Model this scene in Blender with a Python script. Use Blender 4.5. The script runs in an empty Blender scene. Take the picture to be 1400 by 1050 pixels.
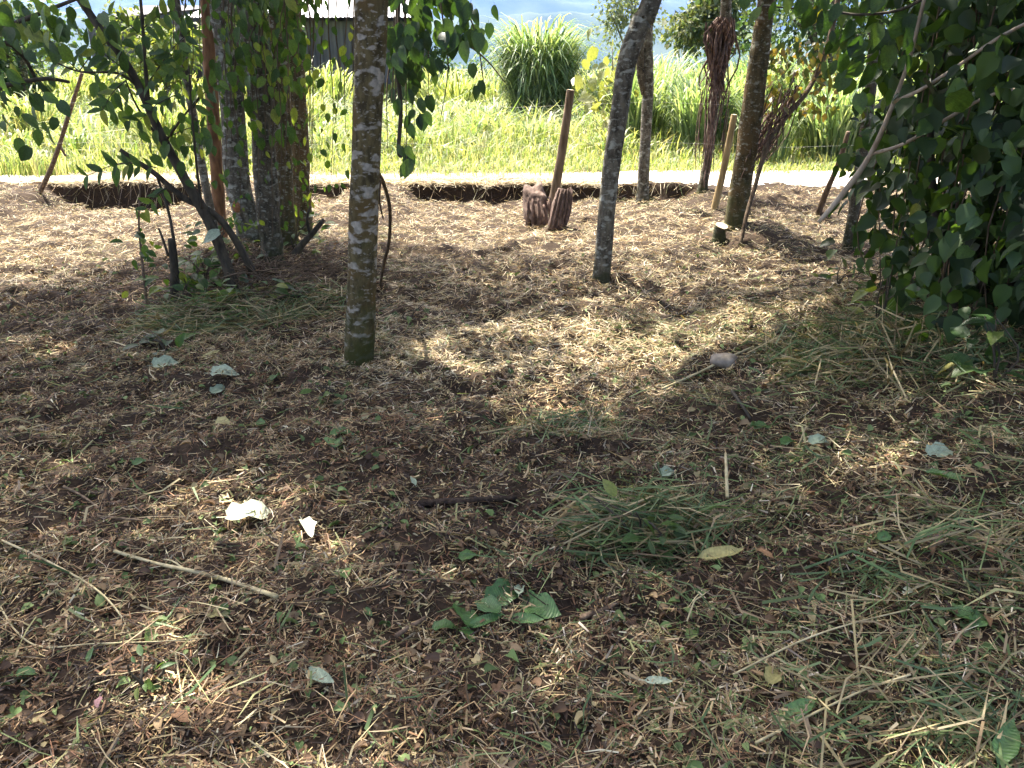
import bpy, math, random
import numpy as np
from mathutils import Vector, Matrix

# ------------------------------------------------------------------ camera, sky, sun, exposure
scene = bpy.context.scene
COL = scene.collection
CAMZ, FPX, PITCH = 1.5, 1120.0, math.radians(20.8)
cam_data = bpy.data.cameras.new("camera")
cam = bpy.data.objects.new("camera", cam_data)
COL.objects.link(cam)
cam.location = (0, 0, CAMZ)
cam.rotation_euler = (math.radians(90) - PITCH, 0, 0)
cam_data.sensor_width = 36.0
cam_data.lens = 36.0 * FPX / 1400.0
cam_data.clip_start = 0.05
cam_data.clip_end = 40000
scene.camera = cam

SUN_EL = math.radians(60)
SUN_AZ = np.array([-0.50, 0.866])            # horizontal direction towards the sun
SUN_AZ = SUN_AZ / np.linalg.norm(SUN_AZ)
SHX, SHY = -SUN_AZ / math.tan(SUN_EL)         # shadow offset for each metre of height

world = bpy.data.worlds.new("World")
scene.world = world
world.use_nodes = True
wn = world.node_tree.nodes
sky = wn.new("ShaderNodeTexSky")
sky.sky_type = 'NISHITA'
sky.sun_disc = False
sky.sun_elevation = SUN_EL
sky.sun_rotation = math.atan2(SUN_AZ[0], SUN_AZ[1])
sky.dust_density = 7.0
sky.ozone_density = 0.3
world.node_tree.links.new(sky.outputs[0], wn["Background"].inputs[0])
wn["Background"].inputs[1].default_value = 0.115

sun_data = bpy.data.lights.new("sun", 'SUN')
sun_data.energy = 5.0
sun_data.angle = math.radians(0.55)
sun_data.color = (1.0, 0.93, 0.82)
sun = bpy.data.objects.new("sun", sun_data)
COL.objects.link(sun)
sun.location = (-10, 18, 30)
sd = Vector((-SUN_AZ[0] * math.cos(SUN_EL), -SUN_AZ[1] * math.cos(SUN_EL), -math.sin(SUN_EL)))
sun.rotation_euler = sd.to_track_quat('-Z', 'Y').to_euler()

vs = scene.view_settings
vs.view_transform = 'Standard'
vs.look = 'None'
vs.exposure = 2.32
vs.gamma = 1.0
vs.use_curve_mapping = False
scene.cycles.max_bounces = 10
scene.cycles.transparent_max_bounces = 8
scene.cycles.volume_bounces = 1

rng = np.random.default_rng(11)
random.seed(5)

# ------------------------------------------------------------------ helpers: noise, terrain, pixels
def vnoise(x, y, seed=0):
    x = np.asarray(x, float); y = np.asarray(y, float)
    xi = np.floor(x).astype(np.int64); yi = np.floor(y).astype(np.int64)
    fx = x - xi; fy = y - yi
    fx = fx * fx * (3 - 2 * fx); fy = fy * fy * (3 - 2 * fy)
    def hsh(a, b):
        n = (a * 374761393 + b * 668265263 + seed * 1442695041) & 0x7fffffff
        n = ((n ^ (n >> 13)) * 1274126177) & 0x7fffffff
        n = ((n ^ (n >> 16)) * 362437) & 0x7fffffff
        return (n & 0xffff) / 65535.0
    a = hsh(xi, yi); b = hsh(xi + 1, yi); c = hsh(xi, yi + 1); d = hsh(xi + 1, yi + 1)
    return (a * (1 - fx) + b * fx) * (1 - fy) + (c * (1 - fx) + d * fx) * fy

def fbm(x, y, seed=0, octs=3):
    s = 0; a = 1; t = 0
    for k in range(octs):
        s = s + a * vnoise(np.asarray(x) * 2 ** k, np.asarray(y) * 2 ** k, seed + k * 17); t += a; a *= .5
    return s / t

def sstep(a, b, x):
    t = np.clip((np.asarray(x, float) - a) / (b - a), 0, 1)
    return t * t * (3 - 2 * t)

ROADZ = 0.18
def bank_y(x):
    return 10.55 + .22 * (fbm(np.asarray(x) * .9, 0.3, 3) - .5) + .10 * (vnoise(np.asarray(x) * 4, 1.7, 8) - .5)

def bank_s(x):
    x = np.asarray(x, float)
    s = .22 * sstep(-1.45, -1.1, x) * (1 - sstep(1.9, 2.5, x))
    s = s + .15 * sstep(-2.9, -2.65, x) * (1 - sstep(-2.15, -1.9, x))
    s = s + .22 * sstep(-6.0, -5.4, x) * (1 - sstep(-4.1, -3.6, x))
    s = s * (.75 + .5 * vnoise(x * 3, .5, 21))
    return s

def bump(x, y, cx, cy, r, h):
    return h * np.exp(-((x - cx) ** 2 + (y - cy) ** 2) / (r * r))

def terrain(x, y):
    x = np.asarray(x, float); y = np.asarray(y, float)
    yb = bank_y(x); s = bank_s(x)
    near = sstep(8.2, 10.3, y) * (ROADZ - s)
    pit = -.10 * sstep(9.4, 10.4, y) * sstep(-6, -5.2, x) * (1 - sstep(-4.2, -3.6, x))
    z = np.where(y < yb, near + pit, 0)
    k = sstep(0, .07, y - yb)
    z = np.where(y >= yb, (ROADZ - s + pit) * (1 - k) + ROADZ * k, z)
    fade = 1 - sstep(9.5, 12.0, y)
    lum = .10 * (fbm(x * .8 + 5, y * .8, 31, 3) - .5) + .08 * (fbm(x * 3.2, y * 3.2, 41, 2) - .5) + .075 * (vnoise(x * 8, y * 8, 51) - .5) + .035 * (vnoise(x * 19, y * 19, 53) - .5)
    z = z + lum * (fade * .9 + .1)
    z = z + bump(x, y, 2.25, 7.72, .45, .18) + bump(x, y, -2.2, 6.5, .7, .14) + bump(x, y, .95, 6.1, .3, .05)
    z = z + .30 * sstep(.35, 2.3, x - .25 * (y - 2.8)) * sstep(1.2, 2.6, y) * (1 - sstep(4.9, 6.6, y))
    z = z + bump(x, y, .55, 2.75, .32, .09) + bump(x, y, -1.1, 1.75, .16, .05) - bump(x, y, -1.0, 1.62, .08, .05)
    z = z + bump(x, y, 1.65, 4.6, .45, .10) - bump(x, y, -.25, 5.2, .22, .07)
    z = z + .008 * np.clip(y - 30, 0, 400) * sstep(30, 60, y)
    return z

FWD = np.array([0, math.cos(PITCH), -math.sin(PITCH)]); UPV = np.array([0, math.sin(PITCH), math.cos(PITCH)]); RIGHT = np.array([1., 0, 0])
CAMP = np.array([0, 0, CAMZ])
def ray(u, v):
    return FWD + (u - 700) / FPX * RIGHT + (525 - v) / FPX * UPV
def at(u, v, Y):
    d = ray(u, v)
    return CAMP + d * (Y / d[1])
def gp(u, v):
    d = ray(u, v); t = np.linspace(.8, 40, 6000)
    p = CAMP + d[None] * t[:, None]
    i = int(np.argmax(p[:, 2] < terrain(p[:, 0], p[:, 1])))
    return p[i]
def px(w, Y, z=1.0):          # pixel width -> metres at depth Y
    return w / FPX * (Y * math.cos(PITCH) + (CAMZ - z) * math.sin(PITCH))

# ------------------------------------------------------------------ helpers: meshes and objects
def np_mesh(name, V, F, cols=None, smooth=False):
    V = np.asarray(V, np.float32); F = np.asarray(F, np.int32)
    me = bpy.data.meshes.new(name)
    me.vertices.add(len(V)); me.vertices.foreach_set("co", V.ravel())
    k = F.shape[1]
    me.loops.add(F.size); me.loops.foreach_set("vertex_index", F.ravel())
    me.polygons.add(len(F)); me.polygons.foreach_set("loop_start", np.arange(0, F.size, k, dtype=np.int32))
    if smooth:
        me.polygons.foreach_set("use_smooth", np.ones(len(F), bool))
    me.update(calc_edges=True)
    if cols is not None:
        a = me.color_attributes.new("col", 'FLOAT_COLOR', 'POINT')
        c = np.ones((len(V), 4), np.float32); c[:, :3] = cols
        a.data.foreach_set("color", c.ravel())
    return me

def py_mesh(name, V, F, smooth=True):
    me = bpy.data.meshes.new(name)
    me.from_pydata([tuple(map(float, v)) for v in V], [], F)
    me.update()
    if smooth:
        me.polygons.foreach_set("use_smooth", np.ones(len(me.polygons), bool))
    return me

def obj(name, me, mat, parent=None, loc=None):
    o = bpy.data.objects.new(name, me)
    COL.objects.link(o)
    if mat is not None and not me.materials:
        me.materials.append(mat)
    if parent is not None:
        o.parent = parent
    if loc is not None:
        o.location = loc
    return o

def tag(o, label, cat, group=None, kind=None):
    o["label"] = label; o["category"] = cat
    if group: o["group"] = group
    if kind: o["kind"] = kind
    return o

def thing(name, label, cat, loc, group=None):
    o = bpy.data.objects.new(name, None)
    COL.objects.link(o)
    o.location = tuple(map(float, loc)); o.empty_display_size = .1
    return tag(o, label, cat, group)

def part(name, V, F, mat, root, smooth=True, cols=None, npm=False):
    V = np.asarray(V, float) - np.array(root.location)
    me = np_mesh(name, V, F, cols, smooth) if npm else py_mesh(name, V, F, smooth)
    return obj(name, me, mat, root)

def curve(pts, n):
    P = np.asarray(pts, float)
    Q = np.vstack([2 * P[0] - P[1], P, 2 * P[-1] - P[-2]])
    t = np.linspace(0, len(P) - 1 - 1e-6, n); i = t.astype(int); f = (t - i)[:, None]
    p0, p1, p2, p3 = Q[i], Q[i + 1], Q[i + 2], Q[i + 3]
    return .5 * (2 * p1 + (p2 - p0) * f + (2 * p0 - 5 * p1 + 4 * p2 - p3) * f ** 2 + (3 * p1 - p0 - 3 * p2 + p3) * f ** 3)

def tube(pts, rad, sides=8, rough=0.0, seed=0, n=None, caps=True):
    """a tapered tube along a smooth path -> vertices, faces"""
    if n:
        P4 = np.column_stack([np.asarray(pts, float), np.asarray(rad, float)])
        C = curve(P4, n); P, R = C[:, :3], np.maximum(C[:, 3], 1e-4)
    else:
        P, R = np.asarray(pts, float), np.asarray(rad, float)
    m = len(P)
    T = np.gradient(P, axis=0); T /= np.linalg.norm(T, axis=1)[:, None] + 1e-9
    ref = np.array([.31, .95, .05]) if abs(T[0] @ np.array([.31, .95, .05])) < .9 else np.array([1., 0, 0])
    V = []; a = np.arange(sides) / sides * 2 * math.pi
    for k in range(m):
        x = np.cross(T[k], ref); x /= np.linalg.norm(x); y = np.cross(x, T[k])
        r = R[k] * np.ones(sides)
        if rough:
            r = r * (1 + rough * 2 * (vnoise(np.cos(a) * 1.6 + 7 + seed, k * .55 + np.sin(a) * 1.6, seed) - .5))
        V.append(P[k] + np.outer(np.cos(a) * r, x) + np.outer(np.sin(a) * r, y))
    V = np.vstack(V); F = []
    for k in range(m - 1):
        for s in range(sides):
            s2 = (s + 1) % sides
            F.append((k * sides + s, k * sides + s2, (k + 1) * sides + s2, (k + 1) * sides + s))
    if caps:
        F.append(tuple(range(sides - 1, -1, -1)))
        F.append(tuple((m - 1) * sides + s for s in range(sides)))
    return V, F

def merge(list_vf):
    V = []; F = []; o = 0
    for v, f in list_vf:
        V.append(v); F += [tuple(i + o for i in q) for q in f]; o += len(v)
    return np.vstack(V), F

def unit(a):
    a = np.asarray(a, float)
    return a / (np.linalg.norm(a, axis=-1, keepdims=True) + 1e-9)

def frames(d, n):
    """leaf frames: y = d, z close to n"""
    y = unit(d); x = unit(np.cross(y, n)); z = np.cross(x, y)
    return np.stack([x, y, z], axis=-1)

def scatter(BV, BF, M, S, P, C, jit=.0):
    """copies of a small mesh baked into one: M (N,3,3), S (N,) or (N,3), P (N,3), C (N,3)"""
    N = len(P); k = len(BV)
    S = np.asarray(S, float)
    if S.ndim == 1:
        S = np.repeat(S[:, None], 3, 1)
    L = BV[None] * S[:, None, :]
    V = np.einsum('nij,nkj->nki', M, L) + P[:, None, :]
    F = (BF[None] + (np.arange(N) * k)[:, None, None]).reshape(-1, BF.shape[1])
    return V.reshape(-1, 3), F, np.repeat(C, k, 0)

# simple leaf for foliage masses (4 triangles, folded on the midrib)
LEAF4_V = np.array([[0, 0, 0], [.30, .42, .07], [0, 1, -.10], [-.30, .42, .07], [0, .45, 0]])
LEAF4_F = np.array([[0, 1, 4], [1, 2, 4], [2, 3, 4], [3, 0, 4]])

LEAF6_V = np.array([[0, 0, 0], [.30, .12, .07], [.36, .42, .09], [.20, .75, .02], [0, 1, -.16], [-.20, .75, .02], [-.36, .42, .09], [-.30, .12, .07], [0, .45, -.02]])
LEAF6_F = np.array([[k, (k + 1) % 8, 8] for k in range(8)])

def leaf_mesh(name, width, heart=0.0, droop=.18, fold=.12, wav=0.0, rag=0.0):
    """a broad leaf: rows across the blade, raised edges, drooping tip, short stalk"""
    T = [0.0, .10, .28, .50, .72, .88, 1.0]
    W = [.18 + heart * .5, .62 + heart * .3, .96, 1.0, .68, .32, 0.0]
    V = []; F = []
    for k, (t, w) in enumerate(zip(T, W)):
        hw = w * width / 2
        y = t - (heart * .10 if k == 0 else 0)
        z = -droop * t * t
        e = fold * hw * 2
        ra, rb = 1 + rag * (random.random() * 2 - 1), 1 + rag * (random.random() * 2 - 1)
        V += [(-hw * ra, y, z + e + wav * math.sin(k * 2.1)), (0, t, z), (hw * rb, y, z + e - wav * math.sin(k * 1.7))]
    for k in range(len(T) - 1):
        a = 3 * k
        if k == len(T) - 2:
            F += [(a, a + 1, a + 4), (a + 1, a + 2, a + 4)]
        else:
            F += [(a, a + 1, a + 4, a + 3), (a + 1, a + 2, a + 5, a + 4)]
    # stalk
    b = len(V)
    V += [(-.012, -.22, .03), (.012, -.22, .03), (.012, 0.02, 0), (-.012, 0.02, 0)]
    F += [(b, b + 1, b + 2, b + 3)]
    return py_mesh(name, V, F)

# ------------------------------------------------------------------ materials
def mat_new(name):
    m = bpy.data.materials.new(name); m.use_nodes = True
    nt = m.node_tree; nt.nodes.clear()
    out = nt.nodes.new("ShaderNodeOutputMaterial")
    return m, nt, out

def nd(nt, t, **kw):
    n = nt.nodes.new(t)
    for k, v in kw.items():
        setattr(n, k, v)
    return n

def ramp(nt, stops, interp='LINEAR'):
    r = nt.nodes.new("ShaderNodeValToRGB"); r.color_ramp.interpolation = interp
    el = r.color_ramp.elements
    while len(el) < len(stops): el.new(.5)
    for e, (p, c) in zip(el, stops):
        e.position = p; e.color = (*c, 1)
    return r

def principled(nt, rough=.7, spec=.3):
    b = nt.nodes.new("ShaderNodeBsdfPrincipled")
    b.inputs["Roughness"].default_value = rough
    b.inputs["Specular IOR Level"].default_value = spec
    return b

def mat_attr(name, rough=.75, trans=0.0, spec=.25, tint=(1.25, 1.15, .5), mottled=.0):
    """colour from each piece's own colour attribute, optionally lets light through (leaves, blades)"""
    m, nt, out = mat_new(name); L = nt.links.new
    a = nd(nt, "ShaderNodeVertexColor", layer_name="col")
    colour = a.outputs[0]
    b = principled(nt, rough, spec)
    if mottled:
        tc = nd(nt, "ShaderNodeTexCoord"); nz = nd(nt, "ShaderNodeTexNoise"); nz.inputs["Scale"].default_value = 60
        L(tc.outputs["Object"], nz.inputs["Vector"])
        mr = nd(nt, "ShaderNodeMapRange"); mr.inputs[1].default_value = .3; mr.inputs[2].default_value = .7
        mr.inputs[3].default_value = 1 - mottled; mr.inputs[4].default_value = 1 + mottled
        L(nz.outputs["Fac"], mr.inputs[0])
        mx = nd(nt, "ShaderNodeMix", data_type='RGBA', blend_type='MULTIPLY'); mx.inputs[0].default_value = 1
        L(colour, mx.inputs[6]); L(mr.outputs[0], mx.inputs[7]); colour = mx.outputs[2]
    L(colour, b.inputs["Base Color"])
    if trans:
        t = nd(nt, "ShaderNodeBsdfTranslucent"); ms = nd(nt, "ShaderNodeMixShader")
        tm = nd(nt, "ShaderNodeMix", data_type='RGBA', blend_type='MULTIPLY'); tm.inputs[0].default_value = 1
        tm.inputs[7].default_value = (*tint, 1)
        L(colour, tm.inputs[6]); L(tm.outputs[2], t.inputs[0])
        ms.inputs[0].default_value = trans
        L(b.outputs[0], ms.inputs[1]); L(t.outputs[0], ms.inputs[2]); L(ms.outputs[0], out.inputs[0])
    else:
        L(b.outputs[0], out.inputs[0])
    return m

def mat_leaf(name, stops, trans=.35, rough=.45, spec=.4, tint=(1.5, 1.5, .45), scale=9):
    """one leaf: hue differs leaf to leaf, fine veins and blotches"""
    m, nt, out = mat_new(name); L = nt.links.new
    oi = nd(nt, "ShaderNodeObjectInfo"); r = ramp(nt, stops); L(oi.outputs["Random"], r.inputs[0])
    tc = nd(nt, "ShaderNodeTexCoord"); nz = nd(nt, "ShaderNodeTexNoise"); nz.inputs["Scale"].default_value = scale; nz.inputs["Detail"].default_value = 4
    L(tc.outputs["Object"], nz.inputs["Vector"])
    mr = nd(nt, "ShaderNodeMapRange"); mr.inputs[1].default_value = .3; mr.inputs[2].default_value = .7; mr.inputs[3].default_value = .7; mr.inputs[4].default_value = 1.25
    L(nz.outputs["Fac"], mr.inputs[0])
    mx = nd(nt, "ShaderNodeMix", data_type='RGBA', blend_type='MULTIPLY'); mx.inputs[0].default_value = 1
    L(r.outputs[0], mx.inputs[6]); L(mr.outputs[0], mx.inputs[7])
    b = principled(nt, rough, spec); L(mx.outputs[2], b.inputs["Base Color"])
    wv = nd(nt, "ShaderNodeTexWave"); wv.inputs["Scale"].default_value = 5; wv.bands_direction = 'Y'; wv.inputs["Distortion"].default_value = 1.5
    L(tc.outputs["Object"], wv.inputs["Vector"])
    bp = nd(nt, "ShaderNodeBump"); bp.inputs["Strength"].default_value = .25; bp.inputs["Distance"].default_value = .01
    L(wv.outputs[0], bp.inputs["Height"]); L(bp.outputs[0], b.inputs["Normal"])
    t = nd(nt, "ShaderNodeBsdfTranslucent"); tm = nd(nt, "ShaderNodeMix", data_type='RGBA', blend_type='MULTIPLY'); tm.inputs[0].default_value = 1
    tm.inputs[7].default_value = (*tint, 1)
    L(mx.outputs[2], tm.inputs[6]); L(tm.outputs[2], t.inputs[0])
    ms = nd(nt, "ShaderNodeMixShader"); ms.inputs[0].default_value = trans
    L(b.outputs[0], ms.inputs[1]); L(t.outputs[0], ms.inputs[2]); L(ms.outputs[0], out.inputs[0])
    return m

def mat_bark(name, dark, mid, lichen, lich_amt=.5, moss=(.06, .075, .015), moss_h=.0, scale=1.0, zsq=.45, warm=None, lich_scale=19):
    m, nt, out = mat_new(name); L = nt.links.new
    tc = nd(nt, "ShaderNodeTexCoord"); mp = nd(nt, "ShaderNodeMapping"); mp.inputs["Scale"].default_value = (scale, scale, scale * zsq)
    L(tc.outputs["Object"], mp.inputs["Vector"])
    n1 = nd(nt, "ShaderNodeTexNoise"); n1.inputs["Scale"].default_value = 26; n1.inputs["Detail"].default_value = 9; n1.inputs["Roughness"].default_value = .65
    L(mp.outputs[0], n1.inputs["Vector"])
    r1 = ramp(nt, [(.38, dark), (.60, mid)]); L(n1.outputs["Fac"], r1.inputs[0])
    c = r1.outputs[0]
    if warm is not None:
        nw = nd(nt, "ShaderNodeTexNoise"); nw.inputs["Scale"].default_value = 7; nw.inputs["Detail"].default_value = 3
        L(tc.outputs["Object"], nw.inputs["Vector"])
        rw = ramp(nt, [(.48, (0, 0, 0)), (.62, (1, 1, 1))]); L(nw.outputs["Fac"], rw.inputs[0])
        mw = nd(nt, "ShaderNodeMix", data_type='RGBA'); L(rw.outputs[0], mw.inputs[0]); L(c, mw.inputs[6]); mw.inputs[7].default_value = (*warm, 1)
        c = mw.outputs[2]
    # lichen: pale patches of two sizes
    mp2 = nd(nt, "ShaderNodeMapping"); mp2.inputs["Scale"].default_value = (scale * .7, scale * .7, scale * 1.35)
    L(tc.outputs["Object"], mp2.inputs["Vector"])
    n2 = nd(nt, "ShaderNodeTexNoise"); n2.inputs["Scale"].default_value = lich_scale; n2.inputs["Detail"].default_value = 4; n2.inputs["Roughness"].default_value = .45
    L(mp2.outputs[0], n2.inputs["Vector"])
    t = .67 - .22 * lich_amt
    r2 = ramp(nt, [(t, (0, 0, 0)), (t + .075, (1, 1, 1))]); L(n2.outputs["Fac"], r2.inputs[0])
    n3 = nd(nt, "ShaderNodeTexNoise"); n3.inputs["Scale"].default_value = 45; n3.inputs["Detail"].default_value = 3
    L(tc.outputs["Object"], n3.inputs["Vector"])
    r3 = ramp(nt, [(.35, tuple(x * .62 for x in lichen)), (.65, lichen)]); L(n3.outputs["Fac"], r3.inputs[0])
    n4 = nd(nt, "ShaderNodeTexNoise"); n4.inputs["Scale"].default_value = lich_scale * 3.2; n4.inputs["Detail"].default_value = 2
    L(mp2.outputs[0], n4.inputs["Vector"])
    r4 = ramp(nt, [(.60, (0, 0, 0)), (.68, (.8, .8, .8))]); L(n4.outputs["Fac"], r4.inputs[0])
    mxx = nd(nt, "ShaderNodeMix", data_type='RGBA', blend_type='LIGHTEN'); mxx.inputs[0].default_value = 1
    L(r2.outputs[0], mxx.inputs[6]); L(r4.outputs[0], mxx.inputs[7])
    m2 = nd(nt, "ShaderNodeMix", data_type='RGBA'); L(mxx.outputs[2], m2.inputs[0]); L(c, m2.inputs[6]); L(r3.outputs[0], m2.inputs[7])
    c = m2.outputs[2]
    if moss_h:
        sp = nd(nt, "ShaderNodeSeparateXYZ"); L(tc.outputs["Object"], sp.inputs[0])
        nm = nd(nt, "ShaderNodeTexNoise"); nm.inputs["Scale"].default_value = 9; nm.inputs["Detail"].default_value = 4; L(tc.outputs["Object"], nm.inputs["Vector"])
        mr = nd(nt, "ShaderNodeMapRange"); mr.inputs[1].default_value = 0; mr.inputs[2].default_value = moss_h; mr.inputs[3].default_value = .27; mr.inputs[4].default_value = -.12
        L(sp.outputs[2], mr.inputs[0])
        ad = nd(nt, "ShaderNodeMath", operation='ADD'); L(mr.outputs[0], ad.inputs[0]); L(nm.outputs["Fac"], ad.inputs[1])
        rm = ramp(nt, [(.52, (0, 0, 0)), (.74, (.9, .9, .9))]); L(ad.outputs[0], rm.inputs[0])
        m3 = nd(nt, "ShaderNodeMix", data_type='RGBA'); L(rm.outputs[0], m3.inputs[0]); L(c, m3.inputs[6]); m3.inputs[7].default_value = (*moss, 1)
        c = m3.outputs[2]
    b = principled(nt, .9, .15); L(c, b.inputs["Base Color"])
    bp = nd(nt, "ShaderNodeBump"); bp.inputs["Strength"].default_value = 1.0; bp.inputs["Distance"].default_value = .02
    L(n1.outputs["Fac"], bp.inputs["Height"]); L(bp.outputs[0], b.inputs["Normal"]); L(b.outputs[0], out.inputs[0])
    return m

def mat_simple(name, c1, c2, scale=20, rough=.85, bump=.4, zs=1.0, spec=.2, detail=5):
    m, nt, out = mat_new(name); L = nt.links.new
    tc = nd(nt, "ShaderNodeTexCoord"); mp = nd(nt, "ShaderNodeMapping"); mp.inputs["Scale"].default_value = (1, 1, zs)
    L(tc.outputs["Object"], mp.inputs["Vector"])
    n = nd(nt, "ShaderNodeTexNoise"); n.inputs["Scale"].default_value = scale; n.inputs["Detail"].default_value = detail
    L(mp.outputs[0], n.inputs["Vector"])
    r = ramp(nt, [(.35, c1), (.65, c2)]); L(n.outputs["Fac"], r.inputs[0])
    b = principled(nt, rough, spec); L(r.outputs[0], b.inputs["Base Color"])
    bp = nd(nt, "ShaderNodeBump"); bp.inputs["Strength"].default_value = bump; bp.inputs["Distance"].default_value = .02
    L(n.outputs["Fac"], bp.inputs["Height"]); L(bp.outputs[0], b.inputs["Normal"]); L(b.outputs[0], out.inputs[0])
    return m

M_SOIL = mat_simple("soil_humus", (.030, .019, .012), (.085, .055, .035), 14, .95, .8)
M_ROAD = mat_simple("road_gravel", (.40, .36, .30), (.58, .54, .47), 9, .95, .5)
M_STRAW = mat_attr("straw", .65, .15, .3, (1.1, 1.0, .8))
M_CHIPS = mat_attr("litter_leaf", .7, .15, .25, (1.1, 1.0, .7))
M_BLADE = mat_attr("grass_blade", .5, .40, .35, (1.35, 1.35, .62))
M_CUTGRASS = mat_attr("cut_grass_blade", .55, .22, .3, (1.3, 1.25, .6))
M_FOLI = mat_attr("foliage", .5, .40, .35, (1.6, 1.6, .45))
M_FARFOLI = mat_attr("far_foliage", .6, .35, .2, (1.4, 1.4, .6))
M_BARK_LICH = mat_bark("bark_lichen", (.045, .036, .018), (.135, .108, .05), (.37, .34, .28), .60, moss=(.045, .050, .014), moss_h=.6, warm=(.105, .072, .028), lich_scale=17)
M_BARK_GREY = mat_bark("bark_grey", (.055, .048, .036), (.19, .17, .13), (.40, .40, .34), .55, moss=(.05, .052, .024), moss_h=.35)
M_BARK_DARK = mat_bark("bark_dark", (.04, .034, .025), (.135, .115, .08), (.33, .32, .26), .42, moss=(.04, .045, .02), moss_h=.45)
M_BARK_MOSS = mat_bark("bark_moss", (.05, .042, .022), (.13, .10, .05), (.35, .34, .27), .40, moss=(.065, .065, .026), moss_h=.6, warm=(.125, .085, .04))
M_BARK_RED = mat_simple("bark_reddish", (.10, .055, .03), (.23, .13, .07), 25, .9, .6, .3)
M_STEM = mat_simple("dark_stem", (.035, .030, .022), (.085, .07, .05), 30, .85, .5, .4)
M_LIANA = mat_simple("liana_brown", (.07, .05, .032), (.16, .115, .075), 40, .9, .5, .3)
M_PALE = mat_simple("pale_bare_wood", (.26, .205, .15), (.45, .38, .29), 30, .8, .4, .3)
M_STAKE = mat_simple("weathered_stake", (.12, .085, .055), (.26, .19, .125), 30, .9, .6, .18)
M_STAKE2 = mat_simple("yellow_stake", (.21, .15, .07), (.36, .27, .14), 30, .9, .5, .18)
M_CUT = mat_simple("cut_wood", (.50, .38, .24), (.68, .55, .38), 35, .8, .2)
M_ROCK = mat_simple("purple_stone", (.14, .105, .095), (.27, .205, .185), 9, .9, .7)
M_LOG = mat_simple("split_log", (.06, .04, .032), (.23, .165, .135), 16, .9, 1.0, .25)
M_TWIG = mat_simple("twig_brown", (.085, .058, .040), (.19, .135, .09), 40, .9, .4)
M_STALK = mat_simple("straw_stalk", (.30, .25, .13), (.46, .40, .24), 25, .7, .3)
M_TANGLE = mat_simple("brown_tangle", (.075, .050, .042), (.19, .13, .105), 20, .95, .4)
GREENS = [(0, (.022, .050, .016)), (.35, (.036, .078, .022)), (.7, (.055, .105, .026)), (.92, (.10, .15, .03)), (1, (.19, .17, .035))]
M_LEAF_BUSH = mat_leaf("bush_leaf", GREENS, .42, .36, .5)
M_LEAF_VINE = mat_leaf("vine_leaf", [(0, (.020, .046, .020)), (.5, (.034, .072, .026)), (1, (.06, .105, .03))], .36, .38, .5)
M_LEAF_SAP = mat_leaf("sapling_leaf", [(0, (.030, .062, .022)), (.45, (.055, .108, .030)), (.8, (.095, .16, .036)), (1, (.20, .23, .055))], .48, .4, .45)
M_LEAF_PALE = mat_leaf("pale_leaf", [(0, (.50, .52, .34)), (1, (.62, .62, .45))], .15, .5, .35, (1, 1, .8))
M_LEAF_GREY = mat_leaf("grey_green_leaf", [(0, (.22, .28, .19)), (1, (.34, .39, .27))], .15, .45, .4, (1, 1, .7))
M_LEAF_GREEN = mat_leaf("fresh_fallen_leaf", [(0, (.055, .12, .035)), (.6, (.09, .18, .05)), (1, (.15, .22, .06))], .25, .42, .45)
M_LEAF_YELLOW = mat_leaf("yellow_leaf", [(0, (.30, .27, .10)), (1, (.42, .37, .16))], .25, .5, .35, (1.1, 1, .6))
M_LEAF_BROWN = mat_leaf("brown_leaf", [(0, (.14, .075, .04)), (.5, (.24, .14, .075)), (1, (.30, .16, .06))], .12, .7, .2, (1.1, .9, .6))
M_LEAF_PURPLE = mat_leaf("purple_leaf", [(0, (.12, .065, .075)), (1, (.20, .11, .12))], .12, .6, .25, (1.1, .9, .9))
M_TIN = mat_simple("tin_roof", (.55, .55, .56), (.72, .72, .73), 3, .45, .1)
M_PLANK = mat_simple("grey_plank", (.07, .07, .075), (.15, .148, .15), 4, .9, .3, .2)
M_WIRE = mat_simple("wire", (.35, .34, .33), (.5, .49, .47), 50, .5, .1)
M_HILL = mat_simple("hill_forest", (.030, .055, .022), (.075, .10, .04), .006, 1, .0)

# ------------------------------------------------------------------ the setting: ground, road, hills
ys = [-60, -30, -15, -8, -4, -2, -1, 0, .4]
y = .7
while y < 10.2:
    ys.append(y); y += max(.022, .0085 * y)
ys += list(np.arange(10.2, 11.0, .028))
y = 11.0
while y < 40:
    ys.append(y); y *= 1.02
while y < 9000:
    ys.append(y); y *= 1.12
xs = list(np.arange(-7.5, 7.5, .055)); xr = []
x = 7.5
while x < 9000:
    xr.append(x); x *= 1.13
xs = [-a for a in reversed(xr)] + xs + xr
gx, gy = np.meshgrid(np.array(xs), np.array(ys))
gz = terrain(gx, gy)
nx_, ny_ = len(xs), len(ys)
ii = np.arange(nx_ * ny_).reshape(ny_, nx_)
GF = np.stack([ii[:-1, :-1], ii[:-1, 1:], ii[1:, 1:], ii[1:, :-1]], -1).reshape(-1, 4)
# base colour of the ground: dark humus in the grove, green-brown turf beyond the road
turf = sstep(11.6, 12.6, gy + .5 * (fbm(gx * .7, gy * .7, 77) - .5))
hum = np.array([.034, .023, .015]); tf = np.array([.105, .115, .04])
nzc = (.6 + .8 * fbm(gx * 6, gy * 6, 91))[..., None]
gcol = (hum * (1 - turf[..., None]) + tf * turf[..., None]) * nzc
M_GROUND = mat_attr("ground_soil", .95, 0, .15, mottled=.35)
ground = obj("ground", np_mesh("ground", np.stack([gx, gy, gz], -1).reshape(-1, 3), GF, gcol.reshape(-1, 3), True), M_GROUND)
tag(ground, "dark humus ground of the cleared grove running on into the meadow", "ground", kind="structure")

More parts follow.
